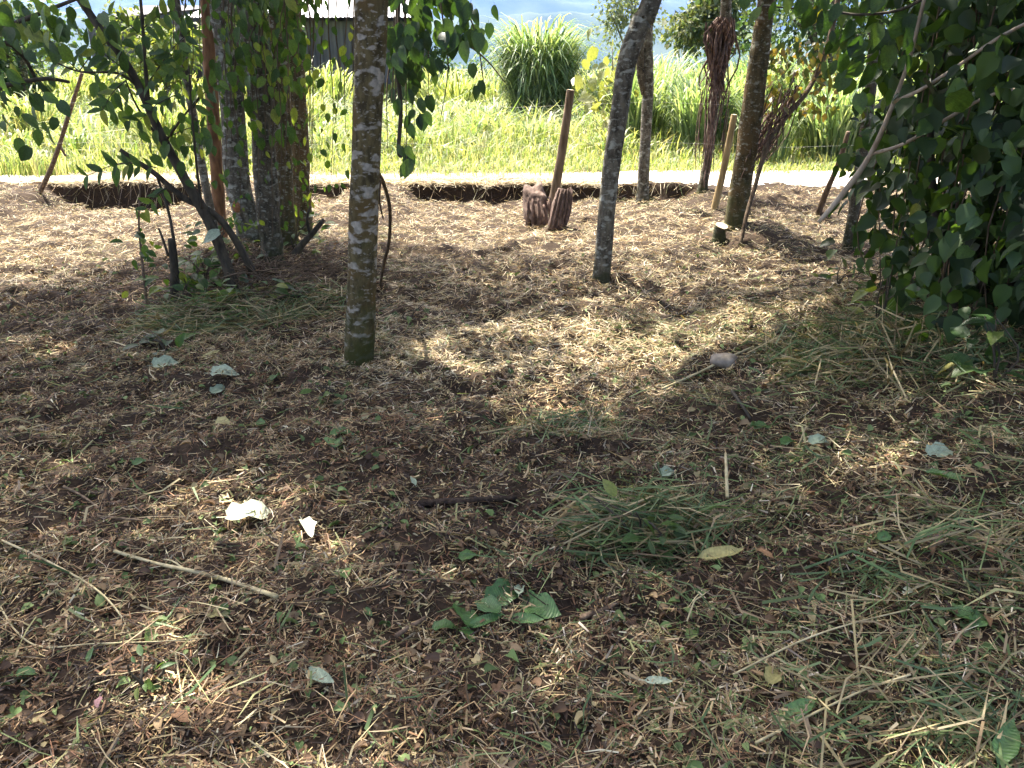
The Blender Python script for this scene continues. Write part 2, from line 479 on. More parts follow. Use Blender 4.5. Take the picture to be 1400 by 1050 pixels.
def strip(name, ya, yb_, x0, x1, nx, ny, lift):
    X = np.linspace(x0, x1, nx); V = []
    for j in range(ny):
        t = j / (ny - 1)
        Y = ya(X) * (1 - t) + yb_(X) * t
        e = np.minimum(np.minimum(t, 1 - t) * 8, 1)
        V.append(np.stack([X, Y, terrain(X, Y) + lift * e + .002], -1))
    V = np.vstack(V); i2 = np.arange(nx * ny).reshape(ny, nx)
    return V, np.stack([i2[:-1, :-1], i2[:-1, 1:], i2[1:, 1:], i2[1:, :-1]], -1).reshape(-1, 4)

rv, rf = strip("dirt_road", lambda X: bank_y(X) + .14 - .35 * sstep(2.1, 2.8, X) + .1 * vnoise(X * 2, 3, 5) + .45 * sstep(1.0, .2, X) * sstep(-5, -4, X), lambda X: 11.75 + .35 * (fbm(X * .5, 9, 6) - .5) + .05 * np.clip(X, -4, 9) + .25 * sstep(1.0, 2.0, X), -30, 30, 700, 16, .012)
road = obj("dirt_road", np_mesh("dirt_road", rv, rf, None, True), M_ROAD)
tag(road, "sunlit pale dirt road crossing behind the cleared grove", "road", kind="structure")
rv, rf = strip("dirt_path", lambda X: 14.3 + 0 * X + .2 * (vnoise(X, 2, 4) - .5), lambda X: 15.4 + .3 * (fbm(X * .8, 4, 6) - .5), -16, -7.7, 90, 10, .012)
path = obj("dirt_path", np_mesh("dirt_path", rv, rf, None, True), M_ROAD)
tag(path, "pale bare earth patch in the meadow at far left", "path", kind="structure")

def ridge(name, dist, prof, depth, label, seed):
    X = np.linspace(-dist * 1.3, dist * 1.3, 180); rows = 26; V = []
    for j in range(rows):
        t = j / (rows - 1)
        prof_t = math.sin(min(t * 1.15, 1) * math.pi / 2)
        Y = dist + depth * t + 0 * X
        Z = prof(X) * prof_t * (1 + .22 * (fbm(X / dist * 26 + seed, Y / dist * 26, seed, 4) - .5) * (1.2 - abs(t - .5)))
        Z = Z * (1 if t < .9 else .96) + 2.0
        V.append(np.stack([X, Y, Z], -1))
    V = np.vstack(V); i2 = np.arange(180 * rows).reshape(rows, 180)
    F = np.stack([i2[:-1, :-1], i2[:-1, 1:], i2[1:, 1:], i2[1:, :-1]], -1).reshape(-1, 4)
    o = obj(name, np_mesh(name, V, F, None, True), M_HILL)
    return tag(o, label, "hill", kind="structure")
ridge("hill", 2300, lambda X: 70 + 98 * np.exp(-((X - 130) / 620) ** 2) + 150 * np.exp(-((X + 1900) / 900) ** 2) + 90 * np.exp(-((X - 1700) / 700) ** 2), 500, "nearer hazy blue hill behind the meadow", 5)
ridge("mountain", 4800, lambda X: 330 + 240 * np.exp(-((X + 900) / 2200) ** 2) + 130 * np.exp(-((X - 2400) / 1300) ** 2), 1200, "far pale blue mountain rising out of the frame", 9)

# ------------------------------------------------------------------ ground cover of the clearing
def in_view_xy(n, y0, y1, p, extra=1.0):
    """random ground points, denser towards the camera: density ~ y^-p"""
    u = rng.random(n); a = 2 - p
    yv = (y0 ** a + u * (y1 ** a - y0 ** a)) ** (1 / a)
    hw = .70 * yv + extra
    return (rng.random(n) * 2 - 1) * hw, yv

PAL = {
    'rust': (.22, .118, .060), 'brown': (.135, .080, .042), 'dark': (.042, .028, .019), 'tan': (.37, .262, .132),
    'straw': (.48, .385, .215), 'pale': (.58, .50, .35), 'olive': (.19, .18, .075), 'green': (.115, .165, .055), 'grey': (.20, .17, .12)}
PN = list(PAL); PC = np.array([PAL[k] for k in PN])
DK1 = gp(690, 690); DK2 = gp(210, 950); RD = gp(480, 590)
def zone_weights(x, y):
    """how much of each litter colour lies where (dry brown at left, cut green at right, pale straw, made paler still in the sunlit clearing)"""
    right = sstep(-.1, 1.3, x - .12 * (y - 2.5) + 1.0 * (fbm(x * 1.3, y * 1.3, 61) - .5)) * (1 - sstep(4.6, 5.6, y))
    clear = sstep(3.5, 4.3, y + .5 * (fbm(x * 2, y * 2, 63) - .5)) * sstep(-1.3, -.3, x + .2 * (y - 4))
    clear = np.maximum(clear, sstep(6.8, 8.0, y)); clear = np.maximum(clear, sstep(5.2, 6.5, y) * sstep(2.6, 3.6, -x))  # pale straw zone, its colour raised to brighten the sunlit ground
    k8 = fbm(x * 7, y * 7, 66); n1 = fbm(x * 2.2, y * 2.2, 65); n2 = fbm(x * 4.5, y * 4.5, 67); n3 = fbm(x * 1.1 + 9, y * 1.1, 69)
    W = np.zeros((len(x), len(PN)))
    left = 1 - np.maximum(right, clear)
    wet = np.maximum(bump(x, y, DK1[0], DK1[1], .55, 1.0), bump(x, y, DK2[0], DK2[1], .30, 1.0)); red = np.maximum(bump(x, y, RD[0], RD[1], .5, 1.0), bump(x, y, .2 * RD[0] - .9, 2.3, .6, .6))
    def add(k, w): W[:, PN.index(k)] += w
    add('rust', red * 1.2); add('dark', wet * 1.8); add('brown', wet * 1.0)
    add('rust', left * (.15 + .9 * sstep(.45, .7, n1)) + .10 * clear + .12 * right)
    add('brown', left * 1.0 + right * .8 + clear * .25); add('dark', left * .75 + right * .6 + .08 * clear)
    add('tan', left * .85 + right * .7 + clear * .75); add('straw', left * .60 + right * .55 + clear * 1.3)
    add('pale', left * .12 + right * .16 + clear * 1.3); add('olive', left * .45 + right * .85 + clear * (.25 + 1.3 * sstep(.5, .7, n3)))
    add('green', left * .10 + right * (.35 + 1.5 * sstep(.45, .65, n2)) + clear * (.05 + .5 * sstep(.52, .7, n3))); add('grey', .3 + 0 * x)
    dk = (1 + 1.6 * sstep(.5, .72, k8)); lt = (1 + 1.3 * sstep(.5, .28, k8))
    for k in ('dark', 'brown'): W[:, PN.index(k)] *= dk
    for k in ('straw', 'pale', 'tan'): W[:, PN.index(k)] *= lt
    return W / W.sum(1, keepdims=True)
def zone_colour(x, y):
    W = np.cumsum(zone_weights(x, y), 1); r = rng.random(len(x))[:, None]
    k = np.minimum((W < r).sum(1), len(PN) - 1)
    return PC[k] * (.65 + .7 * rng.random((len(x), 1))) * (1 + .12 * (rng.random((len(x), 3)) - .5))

def ribbons(x, y, length, width, col, lift, pitch_sd, bend, three=True, taper=.35, yaw=None, z0=None):
    """flat stalks and blades lying about: a narrow strip with a bend"""
    n = len(x)
    yaw = rng.random(n) * 2 * math.pi if yaw is None else yaw
    pit = rng.normal(0, 1, n) * pitch_sd
    d = np.stack([np.cos(yaw) * np.cos(pit), np.sin(yaw) * np.cos(pit), np.sin(pit)], -1)
    side0 = np.stack([-np.sin(yaw), np.cos(yaw), 0 * yaw], -1)
    roll = rng.normal(0, .7, n)
    up = np.cross(d, side0)
    side = side0 * np.cos(roll)[:, None] + up * np.sin(roll)[:, None]
    c = np.stack([x, y, (terrain(x, y) if z0 is None else z0) + lift], -1)
    L = length[:, None] / 2; w = width[:, None] / 2
    b = (rng.normal(0, 1, n) * bend * length)[:, None] * unit(np.cross(d, side) * .45 + side * rng.normal(0, .9, (n, 1)))
    A = c - d * L; Bm = c + b; E = c + d * L
    # the ends follow the ground so nothing floats
    for Q in (A, E):
        g = terrain(Q[:, 0], Q[:, 1]) if z0 is None else Q[:, 2] * 0 + z0
        Q[:, 2] = np.maximum(Q[:, 2], g + .002)
    if three:
        V = np.stack([A - side * w, A + side * w, Bm - side * w, Bm + side * w, E - side * w * taper, E + side * w * taper], 1)
        F = np.array([[0, 1, 3, 2], [2, 3, 5, 4]])
    else:
        V = np.stack([A - side * w, A + side * w, E + side * w * taper, E - side * w * taper], 1)
        F = np.array([[0, 1, 2, 3]])
    k = V.shape[1]
    FF = (F[None] + (np.arange(n) * k)[:, None, None]).reshape(-1, 4)
    return V.reshape(-1, 3), FF, np.repeat(col, k, 0)

def stack_rib(L):
    o = 0; V = []; F = []; C = []
    for v, f, c in L:
        V.append(v); F.append(f + o); C.append(c); o += len(v)
    return np.vstack(V), np.vstack(F), np.vstack(C)

def fluff(x, y):
    return .25 + 1.5 * sstep(.35, .75, fbm(x * 5, y * 5, 71))

def clumped(x, y, f=11, lo=.34, hi=.62, base=.34):
    q = sstep(lo, hi, .6 * vnoise(x * f, y * f, 131) + .4 * vnoise(x * f * 2.3, y * f * 2.3, 133))
    k = rng.random(len(x)) < base + (1 - base) * q
    return x[k], y[k], q[k]
# fine chopped litter, near
L = []
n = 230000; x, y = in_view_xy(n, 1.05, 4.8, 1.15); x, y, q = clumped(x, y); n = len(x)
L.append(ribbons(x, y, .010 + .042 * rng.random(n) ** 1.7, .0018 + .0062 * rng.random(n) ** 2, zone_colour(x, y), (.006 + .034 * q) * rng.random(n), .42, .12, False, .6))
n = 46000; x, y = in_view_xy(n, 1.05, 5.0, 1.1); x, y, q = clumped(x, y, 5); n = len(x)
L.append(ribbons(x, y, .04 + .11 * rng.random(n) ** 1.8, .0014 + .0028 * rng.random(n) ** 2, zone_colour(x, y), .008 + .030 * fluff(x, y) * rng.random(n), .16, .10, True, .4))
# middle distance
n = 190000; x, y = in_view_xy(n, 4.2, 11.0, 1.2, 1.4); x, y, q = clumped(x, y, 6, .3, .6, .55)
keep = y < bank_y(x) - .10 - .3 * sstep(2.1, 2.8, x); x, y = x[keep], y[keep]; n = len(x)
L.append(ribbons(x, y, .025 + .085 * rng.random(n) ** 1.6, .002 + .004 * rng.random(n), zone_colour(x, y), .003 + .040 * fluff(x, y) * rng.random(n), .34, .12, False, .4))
n = 12000; x = -6 + 7.2 * rng.random(n); y = bank_y(x) + .05 + 1.2 * rng.random(n) ** 1.5
L.append(ribbons(x, y, .06 + .14 * rng.random(n), .004 + .004 * rng.random(n), np.array([.50, .43, .29]) * (.7 + .5 * rng.random((n, 1))), .004 + .02 * rng.random(n), .2, .15, False, .4))
# straw hanging over the bank and on the road verge
n = 2600; x = -9 + 11.4 * rng.random(n); y = bank_y(x) + rng.normal(.12, .10, n)
L.append(ribbons(x, y, .06 + .16 * rng.random(n), .004 + .003 * rng.random(n), zone_colour(x, y), .01 + .03 * rng.random(n), .35, .2, False, .4))
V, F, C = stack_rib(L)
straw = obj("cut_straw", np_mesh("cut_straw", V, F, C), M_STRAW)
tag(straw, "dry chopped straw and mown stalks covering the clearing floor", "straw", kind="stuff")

# longer cut green grass, mostly at right
L = []
n = 21000; x, y = in_view_xy(n, 1.05, 5.2, 1.0)
w = zone_weights(x, y)[:, PN.index('green')]
keep = rng.random(n) < .04 + 1.9 * w; x, y = x[keep], y[keep]; n = len(x)
gc = np.array([(.10, .15, .055), (.15, .19, .08), (.24, .235, .105), (.075, .12, .05), (.33, .28, .16), (.28, .21, .12), (.16, .12, .075)])[rng.integers(0, 7, n)] * (.7 + .6 * rng.random((n, 1)))
L.append(ribbons(x, y, .06 + .17 * rng.random(n) ** 1.4, .0028 + .0065 * rng.random(n) ** 2.2, gc, .012 + .05 * fluff(x, y) * rng.random(n), .20, .14, True, .25))
# heaps of cut grass
for (u, v, num, rad, hgt, yaw0) in ((880, 730, 620, .22, .12, .2), (770, 590, 260, .2, .06, 1.0), (1230, 490, 900, .42, .20, .5), (1130, 470, 500, .3, .10, .8), (1330, 760, 260, .3, .08, .1),
                                    (1310, 990, 260, .3, .07, .4), (310, 432, 900, .45, .14, .3), (425, 415, 450, .35, .10, .8), (250, 455, 350, .3, .08, .2)):
    p = gp(u, v); r = rad * np.sqrt(rng.random(num)); a = rng.random(num) * 6.283
    x = p[0] + r * np.cos(a) * 1.3; y = p[1] + r * np.sin(a) * .8
    lift = hgt * np.exp(-(r / rad) ** 2 * 1.6) * rng.random(num)
    gc = np.array([(.085, .135, .045), (.12, .165, .065), (.06, .10, .04), (.27, .225, .115), (.16, .115, .065), (.33, .27, .15)])[rng.integers(0, 6, num)] * (.7 + .6 * rng.random((num, 1)))
    L.append(ribbons(x, y, .12 + .26 * rng.random(num), .003 + .005 * rng.random(num), gc, lift + .01, .3, .18, True, .2, yaw0 + rng.normal(0, .7, num)))
V, F, C = stack_rib(L)
o = obj("cut_grass", np_mesh("cut_grass", V, F, C), M_CUTGRASS)
tag(o, "freshly cut green grass lying over the litter at right", "cut grass", kind="stuff")

# crumpled dead leaf bits and bark crumbs
n = 22000; x, y = in_view_xy(n, 1.05, 7.0, 1.3)
d = unit(np.stack([rng.normal(0, 1, n), rng.normal(0, 1, n), rng.normal(0, .25, n)], -1))
nn = unit(np.stack([rng.normal(0, .5, n), rng.normal(0, .5, n), np.ones(n)], -1))
S = (.010 + .036 * rng.random(n) ** 2.5); P = np.stack([x, y, terrain(x, y) + .008 + .02 * fluff(x, y) * rng.random(n)], -1)
pc = np.array([(.125, .076, .042), (.08, .05, .032), (.22, .155, .085), (.14, .09, .05), (.09, .14, .045), (.30, .25, .13), (.14, .19, .07)])[rng.choice(7, n, p=[.22, .18, .16, .08, .16, .06, .14])] * (.7 + .6 * rng.random((n, 1)))
V, F, C = scatter(LEAF6_V * np.array([.95, 1, 2.6]), LEAF6_F, frames(d, nn), S, P, pc)
o = obj("leaf_litter", np_mesh("leaf_litter", V, F, C), M_CHIPS)
tag(o, "small crumpled dead leaf bits scattered through the straw", "leaf litter", kind="stuff")

# ------------------------------------------------------------------ meadow and tall grass beyond the road
def blades(x, y, h, w, col, lean=.35, curl=.5, z=None, az=None):
    n = len(x); az = rng.random(n) * 6.283 if az is None else az
    z = terrain(x, y) if z is None else z
    hd = np.stack([np.cos(az), np.sin(az), 0 * az], -1); sd_ = np.stack([-np.sin(az), np.cos(az), 0 * az], -1)
    base = np.stack([x, y, z - .02], -1); up = np.array([0, 0, 1.])
    l1 = lean * rng.random(n)[:, None]; l2 = (curl * rng.random(n))[:, None]
    h_ = h[:, None]; w_ = w[:, None]
    m = base + (up * .55 + hd * l1 * .4) * h_
    t = base + (up * (1 - .45 * l2) + hd * (l1 + l2)) * h_
    V = np.stack([base - sd_ * w_ * .5, base + sd_ * w_ * .5, m - sd_ * w_ * .5, m + sd_ * w_ * .5, t], 1)
    F = np.array([[0, 1, 3], [0, 3, 2], [2, 3, 4]])
    return V.reshape(-1, 3), (F[None] + (np.arange(n) * 5)[:, None, None]).reshape(-1, 3), np.repeat(col, 5, 0)

def pick(cols, n, p=None):
    return np.array(cols)[rng.choice(len(cols), n, p=p)] * (.75 + .5 * rng.random((n, 1)))
MEAD = [(.21, .26, .085), (.27, .31, .11), (.16, .22, .07), (.36, .36, .18), (.12, .18, .06), (.42, .38, .22)]
L = []
n = 52000; u = rng.random(n); y = 12.1 + 13 * u ** 1.3; x = (rng.random(n) * 2 - 1) * (.75 * y + 2)
keep = ~((x < -7.3) & (y > 14.0) & (y < 15.8)); x, y = x[keep], y[keep]; n = len(x)
hh = (.14 + .5 * sstep(12.0, 15.5, y) * (.2 + 1.3 * fbm(x * 1.1, y * 1.1, 81))) * (.5 + .8 * rng.random(n))
L.append(blades(x, y, hh, .008 + .012 * rng.random(n), pick(MEAD, n), .8, .9))
# broad-leaved weeds among it
n = 15000; y = 13.6 + 12 * rng.random(n); x = (rng.random(n) * 2 - 1) * (.75 * y + 2)
cl = fbm(x * .7, y * .7, 83) > .48; x, y = x[cl], y[cl]; n = len(x)
L.append(blades(x, y, (.25 + .35 * sstep(13.5, 17, y)) * (.6 + 1.2 * rng.random(n)), .025 + .035 * rng.random(n), pick([(.12, .18, .07), (.19, .25, .10), (.27, .32, .15), (.36, .38, .22)], n), 1.1, 1.3))
# sparse verge at the road's edge and on the left of the clearing
n = 5200; x = (rng.random(n) * 2 - 1) * 11; y = 11.75 + rng.normal(.2, .28, n) - .35 * sstep(1.0, .2, x) * sstep(-5, -4, x)
L.append(blades(x, y, .06 + .14 * rng.random(n), .008 + .006 * rng.random(n), pick(MEAD, n), .6, .8))
p = at(30, 235, 11.5); n = 500; L.append(blades(p[0] + rng.normal(0, .35, n), 11.6 + rng.normal(0, .2, n), .2 + .3 * rng.random(n), .008 + .006 * rng.random(n), pick(MEAD, n), .6, .8))
V, F, C = stack_rib(L)
o = obj("meadow_grass", np_mesh("meadow_grass", V, F, C), M_BLADE)
tag(o, "bright yellow-green meadow grass beyond the dirt road", "grass", kind="stuff")

def arch_blades(cx, cy, rad, n, h0, h1, w, cols, out=.6, zb=None, dr=.25):
    """long arching blades of a cane-like grass: four joints each"""
    a = rng.random(n) * 6.283; r = rad * .45 * np.sqrt(rng.random(n))
    x = cx + r * np.cos(a); y = cy + r * np.sin(a)
    az = a + rng.normal(0, .6, n); h = h0 + (h1 - h0) * rng.random(n); reach = out * (.25 + .75 * rng.random(n)) * h * .55
    hd = np.stack([np.cos(az), np.sin(az), 0 * az], -1); sd_ = np.stack([-np.sin(az), np.cos(az), 0 * az], -1)
    z = terrain(x, y) if zb is None else zb
    st = rng.random(n) * .5                      # many leaves leave the canes part-way up
    base = np.stack([x, y, z + st * h * .9], -1)
    V = []; ts = [0, .35, .7, .9, 1.0]
    droop = dr + .6 * rng.random(n)
    for k, t in enumerate(ts):
        zz = h * (1 - st) * (t - droop * t ** 3.2 * .75)
        c = base + hd * (reach * t ** 1.6)[:, None]; c[:, 2] += zz
        ww = (w * (.7, 1, .8, .45, .05)[k] * (.7 + .6 * rng.random(n)))[:, None]
        V += [c - sd_ * ww / 2, c + sd_ * ww / 2]
    V = np.stack(V, 1)
    F = np.array([[0, 1, 3, 2], [2, 3, 5, 4], [4, 5, 7, 6], [6, 7, 9, 8]])
    return V.reshape(-1, 3), (F[None] + (np.arange(n) * 10)[:, None, None]).reshape(-1, 4), np.repeat(pick(cols, n), 10, 0)

TUS = [(.13, .20, .095), (.18, .25, .12), (.25, .32, .16), (.38, .43, .27), (.10, .16, .08)]
tus = thing("elephant_grass_tussock", "tall round tussock of arching cane grass standing alone in the meadow", "tall grass", (.65, 20.8, float(terrain(.65, 20.8))))
V, F, C = arch_blades(.65, 20.8, 1.35, 3000, 1.1, 3.5, .042, TUS, .85, None, .45)
part("blades", V, F, M_BLADE, tus, False, C, True)["kind"] = "stuff"

L = []
for k in range(70):                              # rough low clumps through the meadow
    cy = 14 + 9 * rng.random(); cx = (rng.random() * 2 - 1) * .62 * cy
    L.append(arch_blades(cx, cy, .8, 110, .3, .55 + .05 * (cy - 14) + .3 * rng.random(), .03, MEAD + TUS, 1.0, None, .4))
for k in range(22):                              # reeds behind the leaning trunk
    cx = 2.2 + 6 * rng.random(); cy = 17.5 + 4.5 * rng.random()
    L.append(arch_blades(cx, cy, .8, 210, .7, 1.9 + .7 * rng.random(), .04, TUS, .85, None, .35))
for k in range(34):                              # the bank of tall grass at right
    cx = 2.0 + 6.6 * rng.random(); cy = 12.9 + .2 * (cx - 2.5) * rng.random() + 3.6 * rng.random()
    L.append(arch_blades(cx, cy, .75, 330, .6, 1.0 + .55 * rng.random() + .24 * (cy - 12.9), .034, TUS, .8))
for k in range(30):                              # far band closing the meadow
    cx = -17 + 34 * (k + rng.random()) / 30; cy = 25 + 5 * rng.random()
    L.append(arch_blades(cx, cy, 1.8, 300, .8, 1.75 + .5 * rng.random(), .055, MEAD[:4] + TUS[2:4], .9))
for k in range(14):                              # thicket at left behind the tree cluster
    cx = -11.5 + 7.2 * rng.random(); cy = 14.5 + 6 * rng.random()
    L.append(arch_blades(cx, cy, .9, 240, .5, 1.0 + .5 * rng.random(), .035, MEAD + TUS[2:4], .8))
V, F, C = stack_rib(L)
o = obj("tall_grass", np_mesh("tall_grass", V, F, C), M_BLADE)
tag(o, "dense bank of tall arching grass closing the meadow behind the trees", "tall grass", kind="stuff")

# ------------------------------------------------------------------ foliage and tree builders
CROWN_COL = [(.035, .075, .022), (.05, .10, .026), (.075, .13, .03), (.028, .06, .02)]
LIT = []                                          # ground spots kept sunlit by thinning the unseen crowns: (x, y, rx, ry, rot, strength)
def lit_at(x, y):
    s = np.zeros(len(x))
    for (cx, cy, rx, ry, rot, st) in LIT:
        dx, dy = x - cx, y - cy; c, sn = math.cos(rot), math.sin(rot)
        q = ((dx * c + dy * sn) / rx) ** 2 + ((-dx * sn + dy * c) / ry) ** 2
        s = np.maximum(s, st * (1 - sstep(.7, 1.25, q)))
    return s
def patch(u, v, rx, ry, rot=0, st=1.0):
    p = gp(u, v); LIT.append((p[0], p[1], rx, ry, rot, st))
patch(720, 485, .85, .62, .1, .98); patch(930, 480, .95, .46, .3, .95); patch(1075, 435, .55, .28, .3, .85)
LIT.append((1.5, 9.2, 4.2, 1.9, 0, .96)); LIT.append((-5.2, 8.6, 2.6, 2.3, 0, .9)); patch(640, 330, .8, .5, 0, .9); patch(730, 380, .9, .3, 0, .6)
patch(760, 400, 1.2, .8, 0, .62); patch(980, 380, 1.0, .6, 0, .55); patch(690, 555, .42, .34, .2, .9); patch(800, 540, .5, .25, .2, .85); patch(330, 700, .36, .24, 0, .9); patch(430, 760, .28, .14, 0, .8); patch(40, 480, .35, .2, 0, .85); patch(230, 500, .3, .12, 0, .8); patch(470, 610, .3, .12, .4, .6)
patch(1150, 640, .4, .16, .2, .55); patch(330, 1010, .4, .1, 0, .7); patch(60, 640, .25, .14, 0, .6); patch(900, 560, .5, .16, .3, .5)
patch(600, 800, .3, .1, .5, .5); patch(1080, 830, .3, .1, .2, .45)

def foliage_cloud(centres, radii, n, size, cols, squash=.7, shade=True, droopy=.5):
    k = rng.integers(0, len(centres), n); Cn = np.asarray(centres)[k]; R = np.asarray(radii)[k][:, None]
    d = unit(rng.normal(0, 1, (n, 3))) * (rng.random((n, 1)) ** .42)
    P = Cn + d * R * np.array([1, 1, squash])
    if shade:  # drops leaves by where their shadow lands, to shape sun patches and dapples
        sx, sy = P[:, 0] + SHX * P[:, 2], P[:, 1] + SHY * P[:, 2]
        keep = rng.random(n) > np.clip(lit_at(sx, sy), 0, .99)
        keep &= fbm(sx * 4.2, sy * 4.2, 101) < .68
        P = P[keep]; d = d[keep]; n = len(P)
    ld = unit(d * .8 + rng.normal(0, .6, (n, 3)) + np.array([0, 0, -droopy]))
    ln = unit(rng.normal(0, .55, (n, 3)) + np.array([0, 0, 1.]))
    S = size * (.6 + .8 * rng.random(n))
    return scatter(LEAF4_V, LEAF4_F, frames(ld, ln), S, P, pick(cols, n))

def build_tree(name, label, Y, pix, mat, crown=None, sides=14, rough=.10, top=4.0, group=None, cat="tree", seed=1, mid_z=1.0, n=34, tlean=(0, 0)):
    """trunk drawn through photo points at depth Y, carried on above the frame into limbs and a crown"""
    P = [at(u, v, Y) for (u, v, w) in pix]; R = [px(w, Y) / 2 for (u, v, w) in pix]
    g = float(terrain(P[0][0], P[0][1]))
    P[0] = np.array([P[0][0], P[0][1], g - .06])
    root = thing(name, label, cat, (P[0][0], P[0][1], g), group)
    if crown:
        dirv = unit(P[-1] - P[-2])
        e = P[-1].copy()
        zt = top; m = max(1, int((zt - e[2]) / .9))
        for k in range(m):
            dirv = unit(dirv * .7 + np.array([tlean[0], tlean[1], 1.0]) * .3)
            e = e + dirv * (zt - P[-1][2]) / m if k == 0 else e + dirv * ((zt - P[-1][2]) / m)
            P.append(e.copy()); R.append(R[-1] * .90)
    V, F = tube(P, R, sides, rough, seed, n=n)
    part("trunk", V, F, mat, root)
    if crown:
        cx, cy, cz, cr, nl, ls = crown
        tops = []; top_p = P[-1]; nb = 6
        for k in range(nb):
            a = k / nb * 6.283 + seed
            rr = cr * (.45 + .35 * random.random())
            t = np.array([cx + rr * math.cos(a), cy + rr * math.sin(a), cz + (random.random() - .4) * cr * .7])
            s = P[-1 - (k % 2)]
            mid = (s + t) / 2 + np.array([0, 0, .25])
            V, F = tube([s, mid, t], [R[-1] * .62, R[-1] * .4, R[-1] * .12], 7, .08, seed + k, n=9)
            part("limb", V, F, mat, root)
            tops += [t, mid]
        tops.append(np.array([cx, cy, cz + .3 * cr]))
        V, F, C = foliage_cloud(tops, [cr * .62] * len(tops), nl, ls, CROWN_COL, .6)
        part("crown", V, F, M_FOLI, root, False, C, True)["kind"] = "stuff"
    return root

# --- trees of the grove
lichen_tree = build_tree("lichen_tree", "thick straight trunk blotched with pale lichen, mossy green foot, left of centre", 4.36,
    [(490, 494, 44), (493, 440, 43), (497, 300, 40), (503, 150, 39), (508, 0, 42)], M_BARK_LICH, (-.3, 5.0, 5.6, 2.9, 17000, .13), 20, .045, 4.3, seed=2, n=46)
mid_tree = build_tree("leaning_tree", "slender grey spotted trunk leaning right, in the middle of the clearing", 6.06,
    [(821, 392, 30), (824, 360, 25), (833, 250, 25), (846, 160, 25), (858, 80, 26), (878, 28, 27), (896, -14, 25)], M_BARK_GREY, (.6, 7.7, 5.3, 1.8, 5200, .12), 14, .08, 3.8, seed=3, n=40, tlean=(.1, .1))
far_thin = build_tree("slim_tree", "slim pale-barked trunk with a broken stub near the top, beside the road bank", 10.2,
    [(878, 280, 20), (879, 255, 17), (882, 200, 15), (886, 120, 15), (884, 60, 16), (886, 0, 16)], M_BARK_GREY, (2.2, 11.5, 5.0, 1.8, 3500, .13), 12, .09, 3.8, seed=4)
V, F = tube([at(881, 128, 10.2), at(876, 100, 10.15), at(875, 58, 10.12)], [px(5, 10), px(5.5, 10), px(5, 10)], 9, .1, 4, n=8)
part("broken_stub", V, F, M_BARK_DARK, far_thin)
vine_tree = build_tree("vine_wrapped_tree", "thin trunk with a dark brown tangle of dead vines at its top", 10.3,
    [(958, 275, 17), (962, 250, 13), (968, 215, 12), (976, 150, 13), (984, 100, 15), (990, 50, 16), (993, 0, 14)], M_BARK_DARK, (3.4, 11.2, 5.2, 1.8, 3500, .13), 12, .1, 3.8, seed=5)
mossy_tree = build_tree("mossy_tree", "stout mossy trunk leaning right with a small earth mound at its foot", 7.75,
    [(1003, 336, 40), (1005, 310, 32), (1012, 260, 30), (1024, 180, 29), (1034, 110, 28), (1043, 40, 24), (1048, 0, 22)], M_BARK_MOSS, (2.6, 9.0, 5.2, 1.8, 4200, .13), 16, .08, 3.8, seed=6)
right_tree = build_tree("shaded_tree", "dark shaded trunk half hidden at the left edge of the leafy thicket", 7.3,
    [(1160, 345, 20), (1166, 300, 16), (1176, 230, 15), (1190, 120, 15), (1200, 0, 14)], M_BARK_DARK, (3.6, 7.2, 4.6, 1.8, 5200, .12), 12, .1, 3.6, seed=7)
# the cluster at left
tree_a = build_tree("cluster_tree", "pale-footed lichen trunk in the left cluster with a round red-brown scar", 7.0,
    [(347, 350, 46), (340, 310, 36), (325, 250, 34), (318, 150, 33), (308, 60, 29), (300, 0, 27)], M_BARK_GREY, (-3.0, 8.0, 5.4, 2.2, 9000, .13), 16, .09, 4.0, group="trunks of the left cluster", seed=8)
tree_b = build_tree("cluster_tree", "thickest upright trunk of the left cluster, hung with creepers", 6.3,
    [(376, 386, 44), (372, 340, 32), (365, 270, 32), (359, 150, 34), (350, 60, 36), (344, 0, 38)], M_BARK_DARK, (-2.4, 6.3, 5.6, 2.5, 13000, .13), 16, .12, 4.2, group="trunks of the left cluster", seed=9)
tree_g = build_tree("cluster_tree", "brown vine-draped trunk tucked right behind the thickest trunk", 7.1,
    [(396, 340, 30), (392, 300, 24), (388, 220, 23), (384, 120, 24), (380, 0, 24)], M_BARK_MOSS, (-2.2, 8.2, 5.2, 1.7, 3500, .13), 12, .12, 3.9, group="trunks of the left cluster", seed=14)
tree_c = build_tree("cluster_tree", "rightmost trunk of the left cluster, brown and slightly crooked", 8.0,
    [(414, 318, 34), (412, 280, 27), (410, 200, 25), (405, 100, 23), (400, 0, 22)], M_BARK_MOSS, (-1.6, 9.2, 5.4, 1.5, 2200, .13), 12, .12, 4.0, group="trunks of the left cluster", seed=10)
tree_d = build_tree("cluster_tree", "thin reddish-brown trunk at the left of the cluster", 7.6,
    [(302, 330, 20), (299, 280, 18), (294, 200, 17), (288, 100, 18), (284, 0, 19)], M_BARK_RED, (-4.2, 7.2, 5.0, 2.0, 6000, .13), 12, .09, 3.8, group="trunks of the left cluster", seed=11)
tree_e = build_tree("cluster_tree", "slimmest grey stem leaning left out of the left cluster", 7.3,
    [(300, 330, 11), (283, 262, 11), (268, 180, 11), (254, 100, 11), (240, 0, 11)], M_BARK_GREY, (-4.6, 6.0, 4.6, 1.9, 6000, .12), 10, .08, 3.4, group="trunks of the left cluster", seed=12)
